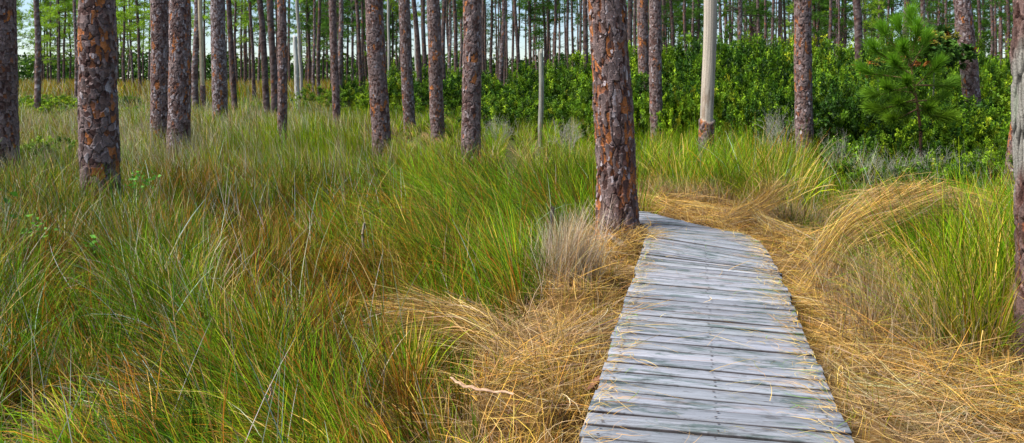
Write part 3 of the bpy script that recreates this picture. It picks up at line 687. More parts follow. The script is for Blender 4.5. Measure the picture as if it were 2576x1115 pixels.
# barkless and dead trunks
def bare_trunk(name, label, cat, xt, xb, w, Y, ytop=None, bark_h=0., c=(.62, .57, .50), s=1., flare=.0, taper=.0, yt=0.):
    r = w / F * Y / 2; X0 = (xb - CX) / F * Y; hv = CH + (HOR - yt) / F * Y; Xt = (xt - CX) / F * Y
    H = hv if ytop else hv * 1.3 + 1
    n = 260; zs = np.linspace(-.1, H, n); nth = 56
    t = zs / hv; cx = (Xt - X0) * t + .012 * np.sin(zs * 2.2 + s); cy = .01 * np.sin(zs + s)
    T, Z_ = np.meshgrid(np.linspace(0, 2 * math.pi, nth, endpoint=False), zs)
    rad = r * (1 + taper * (1 - t)) * (1 + flare * np.exp(-np.maximum(zs, 0) / .22))
    n1 = fbm(np.cos(T) * 5 + s, np.sin(T) * 5 + Z_ * .9, s, 4); n2 = fbm(T * 3, Z_ * 3.5, s + 2, 3); n3 = fbm(np.cos(T) * 22, np.sin(T) * 22 + Z_ * 1.2, s + 9, 2)
    col = np.array(c) * (.62 + .65 * n1)[..., None] * (.6 + .75 * n3)[..., None]; ck_ = sstep(.30, .22, fbm(T * 9, Z_ * .8, s + 30, 3))[..., None]; col = col * (1 - .7 * ck_)
    st = (sstep(.50, .66, n2) * .7 * sstep(hv * .8, .8, Z_))[..., None]
    col = col * (1 - st) + np.array([.26, .16, .10]) * st
    disp = .012 * (n1 - .5) + .006 * (n3 - .5)
    if bark_h > 0:
        hb, cb = bark(T, Z_, r, s + 3, orange=.35, pale=.1, deep=.016)
        m = sstep(0, .03, bark_h + .22 * (fbm(np.cos(T) * 1.3 + 3, np.sin(T) * 1.3 + s, 2.) - .5) - Z_)
        disp = disp * (1 - m) + (hb + .022) * m; col = col * (1 - m[..., None]) + cb * m[..., None]
    if ytop: disp = disp - rad[:, None] * np.clip((Z_ - (H - .12)) / .12, 0, 1) * (.45 + .5 * np.sin(T * 1. + s))
    V, Q = tube_grid(cx, cy, rad, zs, nth, disp)
    if ytop:
        k = len(V); V = np.vstack([V, [[cx[-1], cy[-1], H - .03]]]); b = (n - 1) * nth
        Q = np.vstack([Q, [[b + j, b + (j + 1) % nth, b + (j + 2) % nth, k] for j in range(0, nth, 2)]]); col = np.vstack([col.reshape(-1, 3), [[.2, .17, .15]]])
    root = thing(name, label, cat, (X0, Y, float(G(X0, Y))))
    mesh_np('trunk', V, Q, col, M_WOOD if bark_h == 0 else M_BARK, root, smooth=True)
    TREES.append((X0, Y, r))
    return root, zs, cx, r
bare_trunk('dead_tree', 'smooth barkless pale dead trunk with bark only at its foot, before the thicket', 'dead tree', 1787, 1776, 32, 17, bark_h=1.0, c=(.54, .46, .37), s=2., flare=.14)
bare_trunk('tree_snag', 'short thin grey snag with a broken top standing in front of the shrubs', 'snag', 1361, 1361, 11, 23, ytop=True, c=(.34, .33, .27), s=4., taper=.25, yt=123)
r_, zs_, cx_, rr_ = bare_trunk('dead_tree', 'cream barkless slim dead pine between the flaky pair and the pale flaky pine', 'dead tree', 503, 511, 11, 46, bark_h=1.5, c=(.62, .50, .34), s=6.)
bare_trunk('dead_tree', 'leaning white snag with a thin top between distant pines', 'dead tree', 742, 749, 10, 60, ytop=True, c=(.62, .60, .56), s=8., taper=.3, yt=88)
bare_trunk('dead_tree', 'slender pale grey dead pine just right of the leaning white snag', 'dead tree', 747, 761, 8, 62, c=(.42, .38, .34), s=9.)
bare_trunk('dead_tree', 'pale grey dead pine directly right of the medium brown pine', 'dead tree', 1041, 1050, 6, 62, c=(.48, .46, .42), s=10.)
bare_trunk('dead_tree', 'thin pale grey dead pine just right of the leaning brown pine', 'dead tree', 976, 980, 6, 64, c=(.46, .42, .38), s=11.)

# ------------------------------------------------------------------ leafy geometry
def leaves(P, N, L, Wd, col, fold=.25, face=None):
    """kite-shaped leaves at P pointing along N"""
    n = len(P); a = R.normal(0, 1, (n, 3))
    if face is not None: a = np.cross(N, face) + a * .32
    a -= (a * N).sum(1)[:, None] * N; a /= np.linalg.norm(a, axis=1)[:, None] + 1e-9
    b = np.cross(N, a); L = L[:, None]; Wd = Wd[:, None]
    V = np.stack([P, P + N * L * .45 + a * Wd * .5 + b * Wd * fold, P + N * L, P + N * L * .45 - a * Wd * .5 + b * Wd * fold], 1)
    Q = np.arange(n * 4).reshape(-1, 4)
    return V.reshape(-1, 3), Q, np.repeat(col, 4, axis=0)
def tubes(segs, col):
    """list of (p0, p1, r0, r1): 4-sided limbs"""
    V, Q = [], []
    for (p0, p1, r0, r1) in segs:
        p0, p1 = np.array(p0), np.array(p1); d = p1 - p0; d = d / (np.linalg.norm(d) + 1e-9)
        u = np.cross(d, [0.3, .2, .9]); u /= np.linalg.norm(u) + 1e-9; v = np.cross(d, u); b = len(V)
        for p, r in ((p0, r0), (p1, r1)):
            for k in range(4): an = k * math.pi / 2; V.append(p + (u * math.cos(an) + v * math.sin(an)) * r)
        for k in range(4): Q.append((b + k, b + (k + 1) % 4, b + 4 + (k + 1) % 4, b + 4 + k))
    return np.array(V), np.array(Q), np.tile(col, (len(V), 1))
def twigs(h, n, spread, r0=.018, depth=3):
    out = []
    def grow(p, d, L, r, k):
        q = p + d * L; m = (p + q) / 2 + R.normal(0, L * .07, 3)
        out.append((p, m, r, r * .85)); out.append((m, q, r * .85, r * .65))
        if k == 0: return
        for _ in range(R.integers(2, 4)):
            e = d + R.normal(0, .55, 3) + np.array([0, 0, .12]); e /= np.linalg.norm(e)
            grow(q if R.random() < .6 else m, e, L * R.uniform(.55, .85), r * .6, k - 1)
    for _ in range(n):
        d = np.array([R.normal(0, spread), R.normal(0, spread), 1.]); d /= np.linalg.norm(d)
        grow(np.array([R.normal(0, .02), R.normal(0, .02), 0.]), d, h * .33, r0, depth)
    return out
def shrub_mesh(s, nspray=420, per=26, leafL=.075, cols=None, probs=None):
    """unit-ish shrub: radius about 1, height about 1"""
    rr = np.random.default_rng(s)
    lobes = [(rr.normal(0, .5), rr.normal(0, .5), rr.uniform(.2, .8), rr.uniform(.20, .38)) for _ in range(13)] + [(0, 0, .35, .42)]
    P, Nn, c, Fc = [], [], [], []
    for i in range(nspray):
        lx, ly, lz, lr = lobes[rr.integers(len(lobes))]
        d = rr.normal(0, 1, 3); d[2] = d[2] * .8 + .25; d /= np.linalg.norm(d)
        p = np.array([lx, ly, lz]) + d * lr * rr.uniform(.75, 1.12)
        if p[2] < .04: p[2] = rr.uniform(.04, .2)
        ax = d * .8 + np.array([0, 0, .5]) + rr.normal(0, .3, 3); ax /= np.linalg.norm(ax)
        ln = rr.uniform(.08, .2); t = rr.random(per)
        pts = p + ax * (t * ln)[:, None] + rr.normal(0, .022, (per, 3))
        nn = ax * .5 + rr.normal(0, .65, (per, 3)); nn /= np.linalg.norm(nn, axis=1)[:, None]
        tone = rr.uniform(0, 1); b = np.array(cols)[rr.choice(len(cols), p=np.array(probs) / sum(probs))]
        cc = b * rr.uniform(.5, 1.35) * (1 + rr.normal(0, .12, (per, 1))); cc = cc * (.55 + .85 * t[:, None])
        P.append(pts); Nn.append(nn); c.append(cc); Fc.append(np.tile(-(d * .8 + np.array([0, 0, .6])), (per, 1)))
    P, Nn, c = np.concatenate(P), np.concatenate(Nn), np.concatenate(c); n = len(P)
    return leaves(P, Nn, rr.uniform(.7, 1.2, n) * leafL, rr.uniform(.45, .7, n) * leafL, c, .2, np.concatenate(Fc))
SG = [(.10, .20, .010), (.17, .29, .012), (.27, .39, .015), (.032, .085, .008), (.36, .38, .02)]
SHR = [mesh_np('foliage', *shrub_mesh(100 + k, cols=SG, probs=[.38, .30, .12, .28, .015], leafL=.047 + .006 * (k % 2), per=40), M_LEAF, link=False) for k in range(5)]
SHY = [mesh_np('foliage', *shrub_mesh(140 + k, cols=SG, probs=[.25, .38, .3, .14, .06], leafL=.052, per=40), M_LEAF, link=False) for k in range(2)]
SHD = [mesh_np('foliage', *shrub_mesh(160 + k, cols=SG, probs=[.3, .08, .02, .6, 0.], leafL=.052, per=40), M_LEAF, link=False) for k in range(2)]
TWG = [mesh_np('branches', *tubes(twigs(.95, 7, .55, .010, 3), (.26, .235, .20)), M_TWIG, link=False) for k in range(3)]
DTW = [mesh_np('branches', *tubes(twigs(1.0, 12, .7, .008, 4), (.40, .38, .31)), M_TWIG, link=False) for k in range(3)]
def shrub(xp, Y, h, wd, kind, label, group=None, name='shrub'):
    X = (xp - CX) / F * Y
    root = thing(name, label, 'shrub', (X, Y, float(G(X, Y)) - .05), group, R.uniform(0, 6.28))
    f = obj('foliage', kind[R.integers(len(kind))], root); f.scale = (wd, wd * R.uniform(.8, 1.1), h / 1.12)
    b = obj('branches', TWG[R.integers(3)], root); b.scale = (wd * .9, wd * .9, h * .8)
    return root
SG_ = 'shrubs massed in the evergreen thicket'; SL_ = 'leafy green evergreen shrub massed in the dense thicket'
def bank():
    rows = [  # x0, x1, step px, depth, depth jitter, height left, height right, width
        (2190, 2700, 84, 14.3, .5, 1.25, 1.4, .85),
        (2160, 2680, 96, 13.0, .3, .75, .95, .7),
        (1585, 1990, 88, 21.0, .8, 1.7, 1.7, 1.1), (2060, 2700, 88, 17.6, .8, 1.7, 1.85, 1.1),
        (1215, 1560, 78, 27.0, 1.2, 1.55, 1.6, 1.2), (1560, 2740, 84, 25.5, 1.2, 2.15, 2.5, 1.4),
        (1150, 1600, 74, 35, 2., 2.0, 2.3, 1.6), (1620, 2760, 82, 33, 2., 2.8, 3.2, 1.8),
        (880, 1500, 66, 46, 3, 2.1, 2.6, 1.9), (1500, 2700, 84, 44, 3, 3.4, 4.0, 2.4)]
    for (x0, x1, st, Y, dy, h0, h1, wd) in rows:
        x = x0
        while x < x1:
            t = (x - x0) / (x1 - x0); k = SHR if R.random() < .58 else (SHY if R.random() < .45 else SHD)
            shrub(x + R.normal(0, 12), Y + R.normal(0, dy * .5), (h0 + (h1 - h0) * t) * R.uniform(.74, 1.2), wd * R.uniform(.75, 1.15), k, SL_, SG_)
            x += st * R.uniform(.8, 1.2)
bank()
shrub(1700, 27, 3.0, 1.7, SHR, 'tallest bright shrub mound just left of the barkless pale trunk')
shrub(1840, 30, 4.0, 1.6, SHD, 'tall dark glossy shrub directly behind the barkless pale trunk')
shrub(1975, 18.6, 1.45, .75, SHY, 'low yellowish shrub left of the thicket edge pine')
shrub(70, 15.8, .80, .75, SHR, 'low dark green bush beside the trunk at the left edge')
shrub(935, 38, 1.1, 1.0, SHY, 'small bright shrub left of the leaning brown pine')
shrub(892, 52, 2.6, 1.2, SHD, 'tall dark shrub among distant slim pines left of the leaning pine')
FG = 'ferny clumps in the left clearing'
for xp, Y, h, w_ in ((62, 42, .95, 1.5), (100, 40, .9, 1.2), (140, 44, .95, 1.4), (175, 46, .9, 1.2)):
    shrub(xp, Y, h, w_, SHY, 'fresh green ferny clump in the left clearing', FG, 'fern_clump')
shrub(335, 33, .75, .9, SHY, 'pale green fern clump between the broad pine and the close pair', name='fern_clump')
shrub(315, 52, 1.0, 1.0, SHD, 'small dark bush behind the pale fern clump', name='shrub')
shrub(262, 36, .8, .7, SHY, 'yellow green bush half hidden behind the broad left pine', name='shrub')

DG = 'bare grey bushes in the thicket'
def dead_bush(xp, Y, h, wd, label, group=None, z=0.):
    X = (xp - CX) / F * Y
    root = thing('dead_bush', label, 'dead bush', (X, Y, float(G(X, Y)) + z), group, R.uniform(0, 6.28))
    b = obj('branches', DTW[R.integers(3)], root); b.scale = (wd, wd, h); b.rotation_euler = (0, 0, 0)
dead_bush(1955, 17.2, 1.6, 1.0, 'large pale bare bush left of the thicket edge pine')
dead_bush(2090, 14.0, 1.3, .5, 'forked grey dead bush just right of the thicket edge pine')
dead_bush(1430, 20.5, 1.1, .9, 'tangled grey dead bush left of the boardwalk pine')
dead_bush(1255, 22, 1.1, .8, 'wispy grey dead bush right of the flaky midway pine')
dead_bush(1060, 30, .8, .8, 'grey dead twigs between the medium and knobbly pines')
dead_bush(2480, 13.0, 1.0, .5, 'upright pale dead bush under the leaning pine at the thicket front')
for xp, Y, h in ((2180, 12.9, 1.0), (2250, 12.8, .95), (2345, 12.8, 1.05), (2410, 12.7, .95)):
    dead_bush(xp, Y, h, .8, 'low tangle of bare grey twigs along the thicket front', DG)

# glossy shrub with orange leaf undersides behind the sapling
mm = mesh_np('foliage', *shrub_mesh(300, 260, 18, .14, [(.05, .12, .02), (.10, .20, .03), (.34, .13, .03), (.03, .07, .012), (.30, .28, .04)], [.34, .3, .10, .2, .08]), M_LEAF, link=False)
def magnolia(xp, Y, z, s, label):
    X = (xp - CX) / F * Y; root = thing('magnolia', label, 'shrub', (X, Y, float(G(X, Y))))
    f = obj('foliage', mm, root, (0, 0, z)); f.scale = (s, s, s * .9)
    sg = [(np.array([0, 0, 0.]), np.array([.05, 0, z + .3]), .03, .02)]
    mesh_np('trunk', *tubes(sg, (.2, .17, .14)), M_TWIG, root)
magnolia(2345, 19.8, 2.15, .85, 'broad leaved shrub with orange leaf undersides behind the pine sapling')
magnolia(2205, 20.4, 1.85, .50, 'small leafy shrub with rusty leaves left of the pine sapling')

# ------------------------------------------------------------------ pine crowns
def plume(p, d, L, nl, n, wd, rr, col, spread=.55):
    """bottle-brush shoot of needles"""
    t = rr.random(n); pts = p + d * (t * L)[:, None]
    nn = d * rr.uniform(.5, 1.3, n)[:, None] + rr.normal(0, spread, (n, 3)); nn /= np.linalg.norm(nn, axis=1)[:, None]
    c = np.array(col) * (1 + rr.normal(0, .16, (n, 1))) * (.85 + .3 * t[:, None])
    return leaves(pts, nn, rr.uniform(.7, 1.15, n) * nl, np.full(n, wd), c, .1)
def crown_mesh(s, tone):
    rr = np.random.default_rng(s); A = Acc(); segs = []
    for i in range(38):
        z = rr.random() ** .9; a = rr.uniform(0, 6.283); ln = (.9 - .55 * z) * rr.uniform(.6, 1.15) * 2.6
        p = np.array([0, 0, z * 7.]); d = np.array([math.cos(a), math.sin(a), rr.uniform(-.1, .35)])
        q = p + d * ln; segs.append((p, q, .035, .012))
        for j in range(rr.integers(7, 12)):
            f = rr.uniform(.4, 1.08); b = p + d * ln * f + rr.normal(0, .26, 3) * np.array([1, 1, .4])
            dd = d + rr.normal(0, .5, 3) + np.array([0, 0, .35]); dd /= np.linalg.norm(dd)
            A.add(plume(b, dd, .25, .32, 15, .038, rr, np.array(tone) * rr.uniform(.6, 1.35), .6))
    A.add(tubes(segs, (.16, .13, .11)))
    return mesh_np('crown', np.concatenate(A.V), np.concatenate(A.Q), np.concatenate(A.C), M_NEEDLE, link=False)
CR_G = [crown_mesh(400 + k, (.28, .44, .03)) for k in range(3)]
CR_D = [crown_mesh(420 + k, (.075, .17, .016)) for k in range(3)]
def far_trunk_mesh(s, pale=.2, tone=1.0):
    zs = np.linspace(-.2, 16, 300); nth = 12; T, Z_ = np.meshgrid(np.linspace(0, 2 * math.pi, nth, endpoint=False), zs)
    h, c = bark(T, Z_, .15, s, plate=(.12, .22), small=(.08, .10), pale=pale, orange=.10)
    cx = .10 * np.sin(zs * .35 + s) + .03 * np.sin(zs * 1.1 + s * 2); cx -= cx[0]; cy = .05 * np.sin(zs * .5 + s)
    rad = .15 * (1.04 - .035 * zs) * (1 + .15 * np.exp(-np.maximum(zs, 0) / .25))
    V, Q = tube_grid(cx, cy, rad, zs, nth, h * .8)
    segs = []
    rr = np.random.default_rng(int(s * 7))
    for _ in range(9):
        z = rr.uniform(3.5, 10); a = rr.uniform(0, 6.28); l = rr.uniform(.3, 1.3); p = np.array([np.interp(z, zs, cx), 0, z]); segs.append((p, p + np.array([math.cos(a) * l, math.sin(a) * l, rr.uniform(-.1, .5)]), .016, .006))
    bV, bQ, bC = tubes(segs, (.17, .14, .12))
    return mesh_np('trunk', np.vstack([V, bV]), np.vstack([Q, bQ + len(V)]), np.vstack([c.reshape(-1, 3) * tone, bC]), M_BARK, link=False, smooth=True)
FT = [far_trunk_mesh(51. + k, .12, .70) for k in range(4)] + [far_trunk_mesh(61. + k, .4, 1.0) for k in range(2)]
def far_tree(xt, xb, w, Y, label, group, crown=None, tr=None, cz=6.5):
    X0 = (xb - CX) / F * Y; hv = CH + HOR / F * Y; Xt = (xt - CX) / F * Y
    root = thing('pine_tree', label, 'pine tree', (X0, Y, float(G(X0, Y))), group)
    lean = math.atan2(Xt - X0, hv); root.rotation_euler = (R.normal(0, .01), lean, 0)
    s = (w / F * Y) / .30; tm = FT[tr if tr is not None else R.integers(5)]
    o = obj('trunk', tm, root); o.scale = (s, s, 1); o.rotation_euler = (0, 0, R.uniform(0, 6.28) if Y > 80 else R.uniform(-.3, .3))
    if crown:
        me = crown[R.integers(len(crown))]; k = R.uniform(.85, 1.2)
        rz = R.uniform(0, 6.28)
        c = obj('crown', me, root, (0, 0, cz)); c.scale = (k, k, k); c.rotation_euler = (0, 0, rz)
    TREES.append((X0, Y, w / F * Y / 2)) if Y < 60 else None
    return root
# slim pines that can be told apart
NAMED = [(81, 95, 15, 40, 'grey double stemmed pine with dead side branches in the left clearing', 5),
 (180, 193, 9, 58, 'slim grey pine just left of the broad flaky pine', 5),
 (489, 495, 16, 46, 'slim pine directly left of the cream barkless dead pine', 4),
 (575, 591, 14, 35, 'slim leaning pine right of the pale flaky pine', 0),
 (663, 673, 16, 37, 'left trunk of the three slim pines standing in line', 1),
 (687, 692, 17, 34, 'middle trunk of the three slim pines standing in line', 2),
 (853, 859, 13, 46, 'slim grey pine half hidden behind the smooth dark pine', 4),
 (899, 911, 10, 52, 'dark slim pine before the leaning brown pine with small shrub at its foot', 0),
 (1049, 1061, 13, 45, 'slim pine behind the pale dead stem beside the medium brown pine', 1),
 (1069, 1074, 11, 50, 'slim pine touching the left side of the knobbly pine', 2),
 (1117, 1120, 12, 44, 'slim pine touching the right side of the knobbly pine', 3),
 (1264, 1260, 12, 50, 'slim flaky pine rising over the thicket left of the short snag', 4),
 (1472, 1478, 14, 44, 'dark slim pine directly left of the boardwalk pine', 0),
 (2163, 2168, 21, 32, 'stout grey pine rising from the thicket left of the sapling', 1),
 (2284, 2284, 17, 40, 'pine trunk rising directly behind the sapling top', 3)]
for a in NAMED: far_tree(a[0], a[1], a[2], a[3], a[4], None, CR_D if a[0] > 500 else CR_G, a[5], 9.5)
SLIM = [(35, 45, 8), (103, 105, 4), (112, 112, 4), (119, 120, 5), (127, 128, 5), (145, 148, 4), (158, 161, 6), (170, 177, 5), (290, 297, 6), (294, 311, 5), (325, 335, 6), (347, 352, 8), (375, 375, 5),
 (512, 515, 6), (592, 596, 7), (614, 616, 7), (628, 630, 5), (638, 640, 9), (725, 728, 5), (772, 778, 7), (779, 782, 6), (788, 790, 8), (802, 803, 9), (812, 812, 4), (820, 823, 3), (873, 876, 6), (885, 888, 7), (910, 917, 8), (985, 992, 6), (998, 1001, 6), (1060, 1063, 5),
 (1128, 1132, 9), (1146, 1148, 11), (1157, 1160, 7), (1218, 1216, 9), (1236, 1238, 8), (1247, 1250, 5), (1275, 1276, 6), (1290, 1293, 7), (1302, 1308, 10), (1335, 1337, 8), (1322, 1324, 5), (1348, 1350, 4), (1371, 1373, 8), (1383, 1385, 5), (1396, 1400, 8), (1405, 1408, 6), (1430, 1430, 8), (1441, 1442, 7), (1452, 1454, 5), (1460, 1461, 6),
 (1586, 1590, 14), (1600, 1603, 10), (1676, 1676, 6), (1691, 1697, 9), (1708, 1708, 5), (1727, 1728, 9), (1745, 1746, 8), (1755, 1756, 5), (1826, 1827, 10), (1838, 1845, 9), (1858, 1859, 12), (1875, 1876, 7), (1888, 1889, 7), (1907, 1918, 9), (1925, 1928, 8), (1948, 1947, 9), (1960, 1960, 8), (1971, 1971, 7), (1985, 1985, 5), (1995, 1995, 6),
 (2048, 2062, 5), (2090, 2091, 9), (2103, 2104, 6), (2119, 2117, 7), (2208, 2216, 7), (2238, 2245, 6), (2320, 2321, 13), (2334, 2345, 7), (2357, 2357, 8), (2383, 2384, 8), (2404, 2406, 10), (2420, 2420, 5), (2465, 2466, 9), (2496, 2495, 9), (2505, 2506, 7), (2519, 2519, 8), (2537, 2538, 9), (2556, 2557, 9), (2568, 2568, 7)]
GP = 'slender pines crowding the far woods'
for (xt, xb, w) in SLIM:
    lf = xb < 600
    far_tree(xt, xb, w, float(np.clip(.27 * F / w * R.uniform(.9, 1.12), 42, 118)), 'slender pine crowding the far woods', GP, (CR_G if lf else CR_D) if R.random() < (.9 if lf else .6) else None, None, R.uniform(3.4, 7) if lf else R.uniform(5.0, 8.5))
for i in range(200):
    Y = R.uniform(75, 135); xp = R.uniform(-40, 2620)
    if xp < 600 and R.random() < .6: continue
    far_tree(xp + R.normal(0, 4), xp, (.24 if xp < 620 else .31) * F / Y * R.uniform(.7, 1.2), Y, 'slender pine crowding the far woods', GP, (CR_G if xp < 620 else CR_D if R.random() < .8 else CR_G) if R.random() < (.72 if xp < 620 or xp > 1500 else .42) else None, None, R.uniform(3.2, 7.5))

# far-off wood: low foliage closing the view
def far_wood():
    n = 34000; Y = R.uniform(125, 175, n); X = R.uniform(-1, 1, n) * Y * .68; x, _ = pj(X, Y)
    top = (3.4 + 3.8 * fbm(X * .07, Y * .05, 5., 3)) * np.where(x < 600, 1.05, .95); z = R.random(n) ** .8 * top
    N = R.normal(0, 1, (n, 3)); N /= np.linalg.norm(N, axis=1)[:, None]
    c = pick([(.035, .09, .010), (.06, .13, .012), (.12, .21, .015), (.025, .06, .010)], [.35, .3, .15, .3], n)
    o = mesh_np('far_wood', *leaves(np.stack([X, Y, z], -1), N, R.uniform(.5, 1.0, n), R.uniform(.35, .6, n), c), M_LEAF)
    tag(o, 'dark low foliage of the far off wood behind all the trunks', 'woods', kind='stuff')
far_wood()

# ------------------------------------------------------------------ pine sapling
def sapling():
    Y = 13.6; X0 = (2316 - CX) / F * Y; g = float(G(X0, Y)); rr = np.random.default_rng(77)
    root = thing('pine_sapling', 'young bushy green pine sapling with long needles in front of the thicket', 'sapling', (X0, Y, g))
    P = lambda x, y, dz=0: atd(x, y, Y + dz) - np.array([X0, Y, g])
    stem = [P(2316, 420), P(2316, 330), P(2308, 265), P(2296, 200), P(2290, 140), P(2292, 60)]
    sg = [(stem[i], stem[i + 1], .035 - .005 * i, .030 - .005 * i) for i in range(5)]
    mesh_np('trunk', *tubes(sg, (.22, .10, .06)), M_BARK, root)
    A = Acc(); br = []
    tips = [((2292, 110), (2292, 52), 0), ((2290, 170), (2262, 78), -.1), ((2290, 170), (2228, 88), .1), ((2296, 190), (2205, 130), -.2), ((2298, 200), (2190, 185), .1), ((2292, 170), (2325, 110), .1),
            ((2292, 150), (2305, 85), -.2), ((2300, 220), (2350, 175), -.2), ((2300, 215), (2380, 215), .2), ((2302, 235), (2240, 225), -.3), ((2304, 245), (2285, 215), -.5), ((2306, 255), (2360, 250), .2), ((2306, 255), (2270, 265), -.3), ((2308, 262), (2330, 275), -.3), ((2296, 190), (2255, 165), -.45), ((2294, 165), (2275, 130), -.45), ((2300, 215), (2210, 240), .3), ((2306, 250), (2215, 275), .2), ((2308, 275), (2255, 300), -.2), ((2308, 275), (2365, 295), -.2)]
    for (a, b, dz) in tips:
        p, q = P(*a), P(*b, dz); d = q - p; L = np.linalg.norm(d); d /= L
        up = d + np.array([0, 0, .5]); up /= np.linalg.norm(up); br.append((p, q, .014, .009))
        low = (b[1] - 60) / 220
        tone = np.array([.11, .23, .014]) * (1.15 - .4 * low) + np.array([.05, .03, 0]) * max(0, low - .6)
        A.add(plume(p + d * L * .35, d, L * .65, .25, 230, .007, rr, tone * .9, .42))
        A.add(plume(q - up * .06, up, .17, .25, 300, .008, rr, tone * 1.5, .30))
    mesh_np('branches', *tubes(br, (.20, .10, .06)), M_TWIG, root)
    mesh_np('needles', np.concatenate(A.V), np.concatenate(A.Q), np.concatenate(A.C), M_NEEDLE, root)
sapling()

# ------------------------------------------------------------------ litter: bark strips, sticks, leafy sprigs
def strip(name, label, cat, pts, w, col, th=.012):
    P = np.array([atd(*p) for p in pts]); o = P[0].copy(); P = P - o; n = 24
    t = np.linspace(0, len(P) - 1, n); Cc = np.stack([np.interp(t, np.arange(len(P)), P[:, j]) for j in range(3)], -1)
    V, K = [], []
    for i, c in enumerate(Cc):
        d = Cc[min(i + 1, n - 1)] - Cc[max(i - 1, 0)]; d /= np.linalg.norm(d); sd = np.cross(d, [0, 0, 1]); sd /= np.linalg.norm(sd); up = np.cross(sd, d)
        ww = w * (.25 + .75 * math.sin(min(1, (i + .6) / n * 1.25) * math.pi * .8)) * (1 + .15 * math.sin(i * 1.7))
        for (u, v) in ((-.5, 0), (-.25, .5), (.0, .15), (.25, .55), (.5, 0), (0, -.6)):
            V.append(c + sd * u * ww + up * v * th + np.array([0, 0, .004 * math.sin(i * 1.3)])); K.append(np.array(col) * (.7 if u == 0 else 1.05) * R.uniform(.85, 1.15))
    Q = [(i * 6 + j, i * 6 + (j + 1) % 6, i * 6 + 6 + (j + 1) % 6, i * 6 + 6 + j) for i in range(n - 1) for j in range(6)]
    Q += [(0, 1, 2, 5), (2, 3, 4, 5)]; e = (n - 1) * 6; Q += [(e + 5, e + 2, e + 1, e), (e + 5, e + 4, e + 3, e + 2)]
    ob = mesh_np(name, V, Q, K, M_WOOD, loc=tuple(o)); tag(ob, label, cat)
strip('bark_strip', 'long split pinkish tan strip of bark lying on straw left of the boardwalk', 'bark', [(1132, 950, 4.30), (1165, 970, 4.26), (1215, 982, 4.24), (1292, 990, 4.22)], .035, (.46, .29, .18), .009)
strip('bark_strip', 'small upright pinkish bark chip in the lower left grass', 'bark', [(676, 1008, 3.85), (684, 985, 3.85), (679, 966, 3.85)], .03, (.46, .30, .20), .006)
strip('bark_strip', 'dark brown curl of fallen bark near the grey dead tuft', 'bark', [(1460, 640, 7.5), (1480, 634, 7.5), (1502, 646, 7.5)], .08, (.13, .075, .05), .03)
strip('bark_strip', 'grey brown fallen bark slab at the foot of the boardwalk pine', 'bark', [(1530, 590, 8.75), (1552, 606, 8.7), (1572, 622, 8.5)], .11, (.20, .16, .14), .03)
strip('fallen_stick', 'short pale fallen branch in grass before the thicket', 'stick', [(2555 - 160, 671 - 3, 9.5), (2440, 662, 9.5), (2480, 664, 9.5)], .04, (.42, .36, .28), .03)
strip('fallen_stick', 'reddish brown stick poking under the left side of the boardwalk', 'stick', [(1480, 985, 4.72), (1498, 962, 4.85), (1512, 950, 4.92)], .05, (.22, .10, .06), .03)
strip('fallen_stick', 'dark reddish stick in straw at the right side of the boardwalk', 'stick', [(2150, 1000, 4.68), (2180, 1008, 4.65), (2212, 1012, 4.62)], .04, (.20, .09, .06), .03)
strip('stub_post', 'thin charred dead stem upright behind the grey tuft', 'stem', [(1381, 640, 7.6), (1386, 590, 7.6), (1390, 520, 7.6)], .04, (.10, .09, .085), .03)
strip('stub_post', 'pale thin dead stem standing in grass left of the tussock', 'stem', [(915, 640, 7.9), (912, 590, 7.9), (917, 560, 7.9)], .025, (.42, .34, .25), .02)
def sprig(xp, yp, Y, n, size, label, s):
    rr = np.random.default_rng(s); p0 = atd(xp, yp, Y); g = float(G(p0[0], Y)); h = p0[2] - g
    root = thing('leafy_sprig', label, 'plant', (p0[0], Y, g))
    segs, P, N = [], [], []
    for i in range(5):
        q = np.array([rr.normal(0, size * 1.6), rr.normal(0, size), h + rr.normal(0, size * 1.2)]); segs.append((np.array([rr.normal(0, .03), 0, 0]), q, .004, .002))
        for j in range(n): P.append(q + rr.normal(0, size * .7, 3)); d = rr.normal(0, 1, 3); d[2] = abs(d[2]) * .3; N.append(d / np.linalg.norm(d))
    P, N = np.array(P), np.array(N); k = len(P)
    mesh_np('stems', *tubes(segs, (.12, .10, .04)), M_TWIG, root)
    mesh_np('leaves', *leaves(P, N, rr.uniform(.6, 1.1, k) * size, rr.uniform(.5, .7, k) * size, np.array([.11, .30, .03]) * rr.uniform(.7, 1.4, (k, 1))), M_LEAF, root)
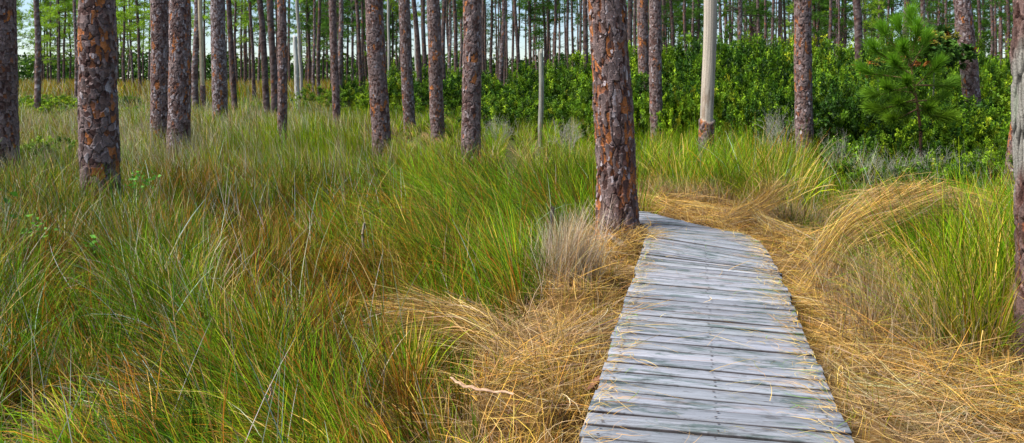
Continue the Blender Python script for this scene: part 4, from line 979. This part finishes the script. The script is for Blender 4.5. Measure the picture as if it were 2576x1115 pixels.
sprig(12, 548, 7.2, 5, .09, 'broad bright green leaves at the left edge in the grass', 1)
sprig(78, 585, 7.0, 5, .05, 'small yellow green sprig near the left edge leaves', 2)
sprig(350, 450, 9.4, 8, .06, 'bright leafy sprig right beside the broad left pine', 3)
sprig(255, 640, 7.0, 6, .05, 'small leafy sprig in grass below the broad left pine', 4)

near_grass(); far_grass(); straw()

# ------------------------------------------------------------------ camera, light, world
cam = bpy.data.cameras.new('camera'); co = bpy.data.objects.new('camera', cam); C.objects.link(co)
co.location = (0, 0, CH); co.rotation_euler = (math.pi / 2, 0, 0)
cam.sensor_width = 36; cam.lens = 36 * F / 2576; cam.shift_y = -(557.5 - HOR) / 2576; cam.clip_end = 3000; cam.clip_start = .05
bpy.context.scene.camera = co
EL, AZ = math.radians(60), math.radians(-100)       # AZ measured from +Y towards +X
sd = bpy.data.lights.new('sun', 'SUN'); sd.energy = 4.1; sd.angle = math.radians(36); sd.color = (1, .955, .88)
so = bpy.data.objects.new('sun', sd); C.objects.link(so)
v = np.array([math.sin(AZ) * math.cos(EL), math.cos(AZ) * math.cos(EL), math.sin(EL)])
from mathutils import Vector
so.rotation_euler = Vector(v).to_track_quat('Z', 'Y').to_euler()
w = bpy.data.worlds.new('World'); bpy.context.scene.world = w; w.use_nodes = True
nt = w.node_tree; sk = nt.nodes.new('ShaderNodeTexSky'); sk.sky_type = 'NISHITA'; sk.sun_disc = False
sk.sun_elevation = EL; sk.sun_rotation = AZ; sk.air_density = .8; sk.dust_density = .3; sk.ozone_density = 2.5
nt.links.new(sk.outputs[0], nt.nodes['Background'].inputs[0]); nt.nodes['Background'].inputs[1].default_value = .075
sc = bpy.context.scene
sc.view_settings.view_transform = 'Standard'; sc.view_settings.look = 'None'; sc.view_settings.exposure = 1.1; sc.view_settings.gamma = 1
sc.cycles.max_bounces = 5; sc.cycles.diffuse_bounces = 3; sc.cycles.glossy_bounces = 2; sc.cycles.transmission_bounces = 3
sc.cycles.sample_clamp_indirect = 6
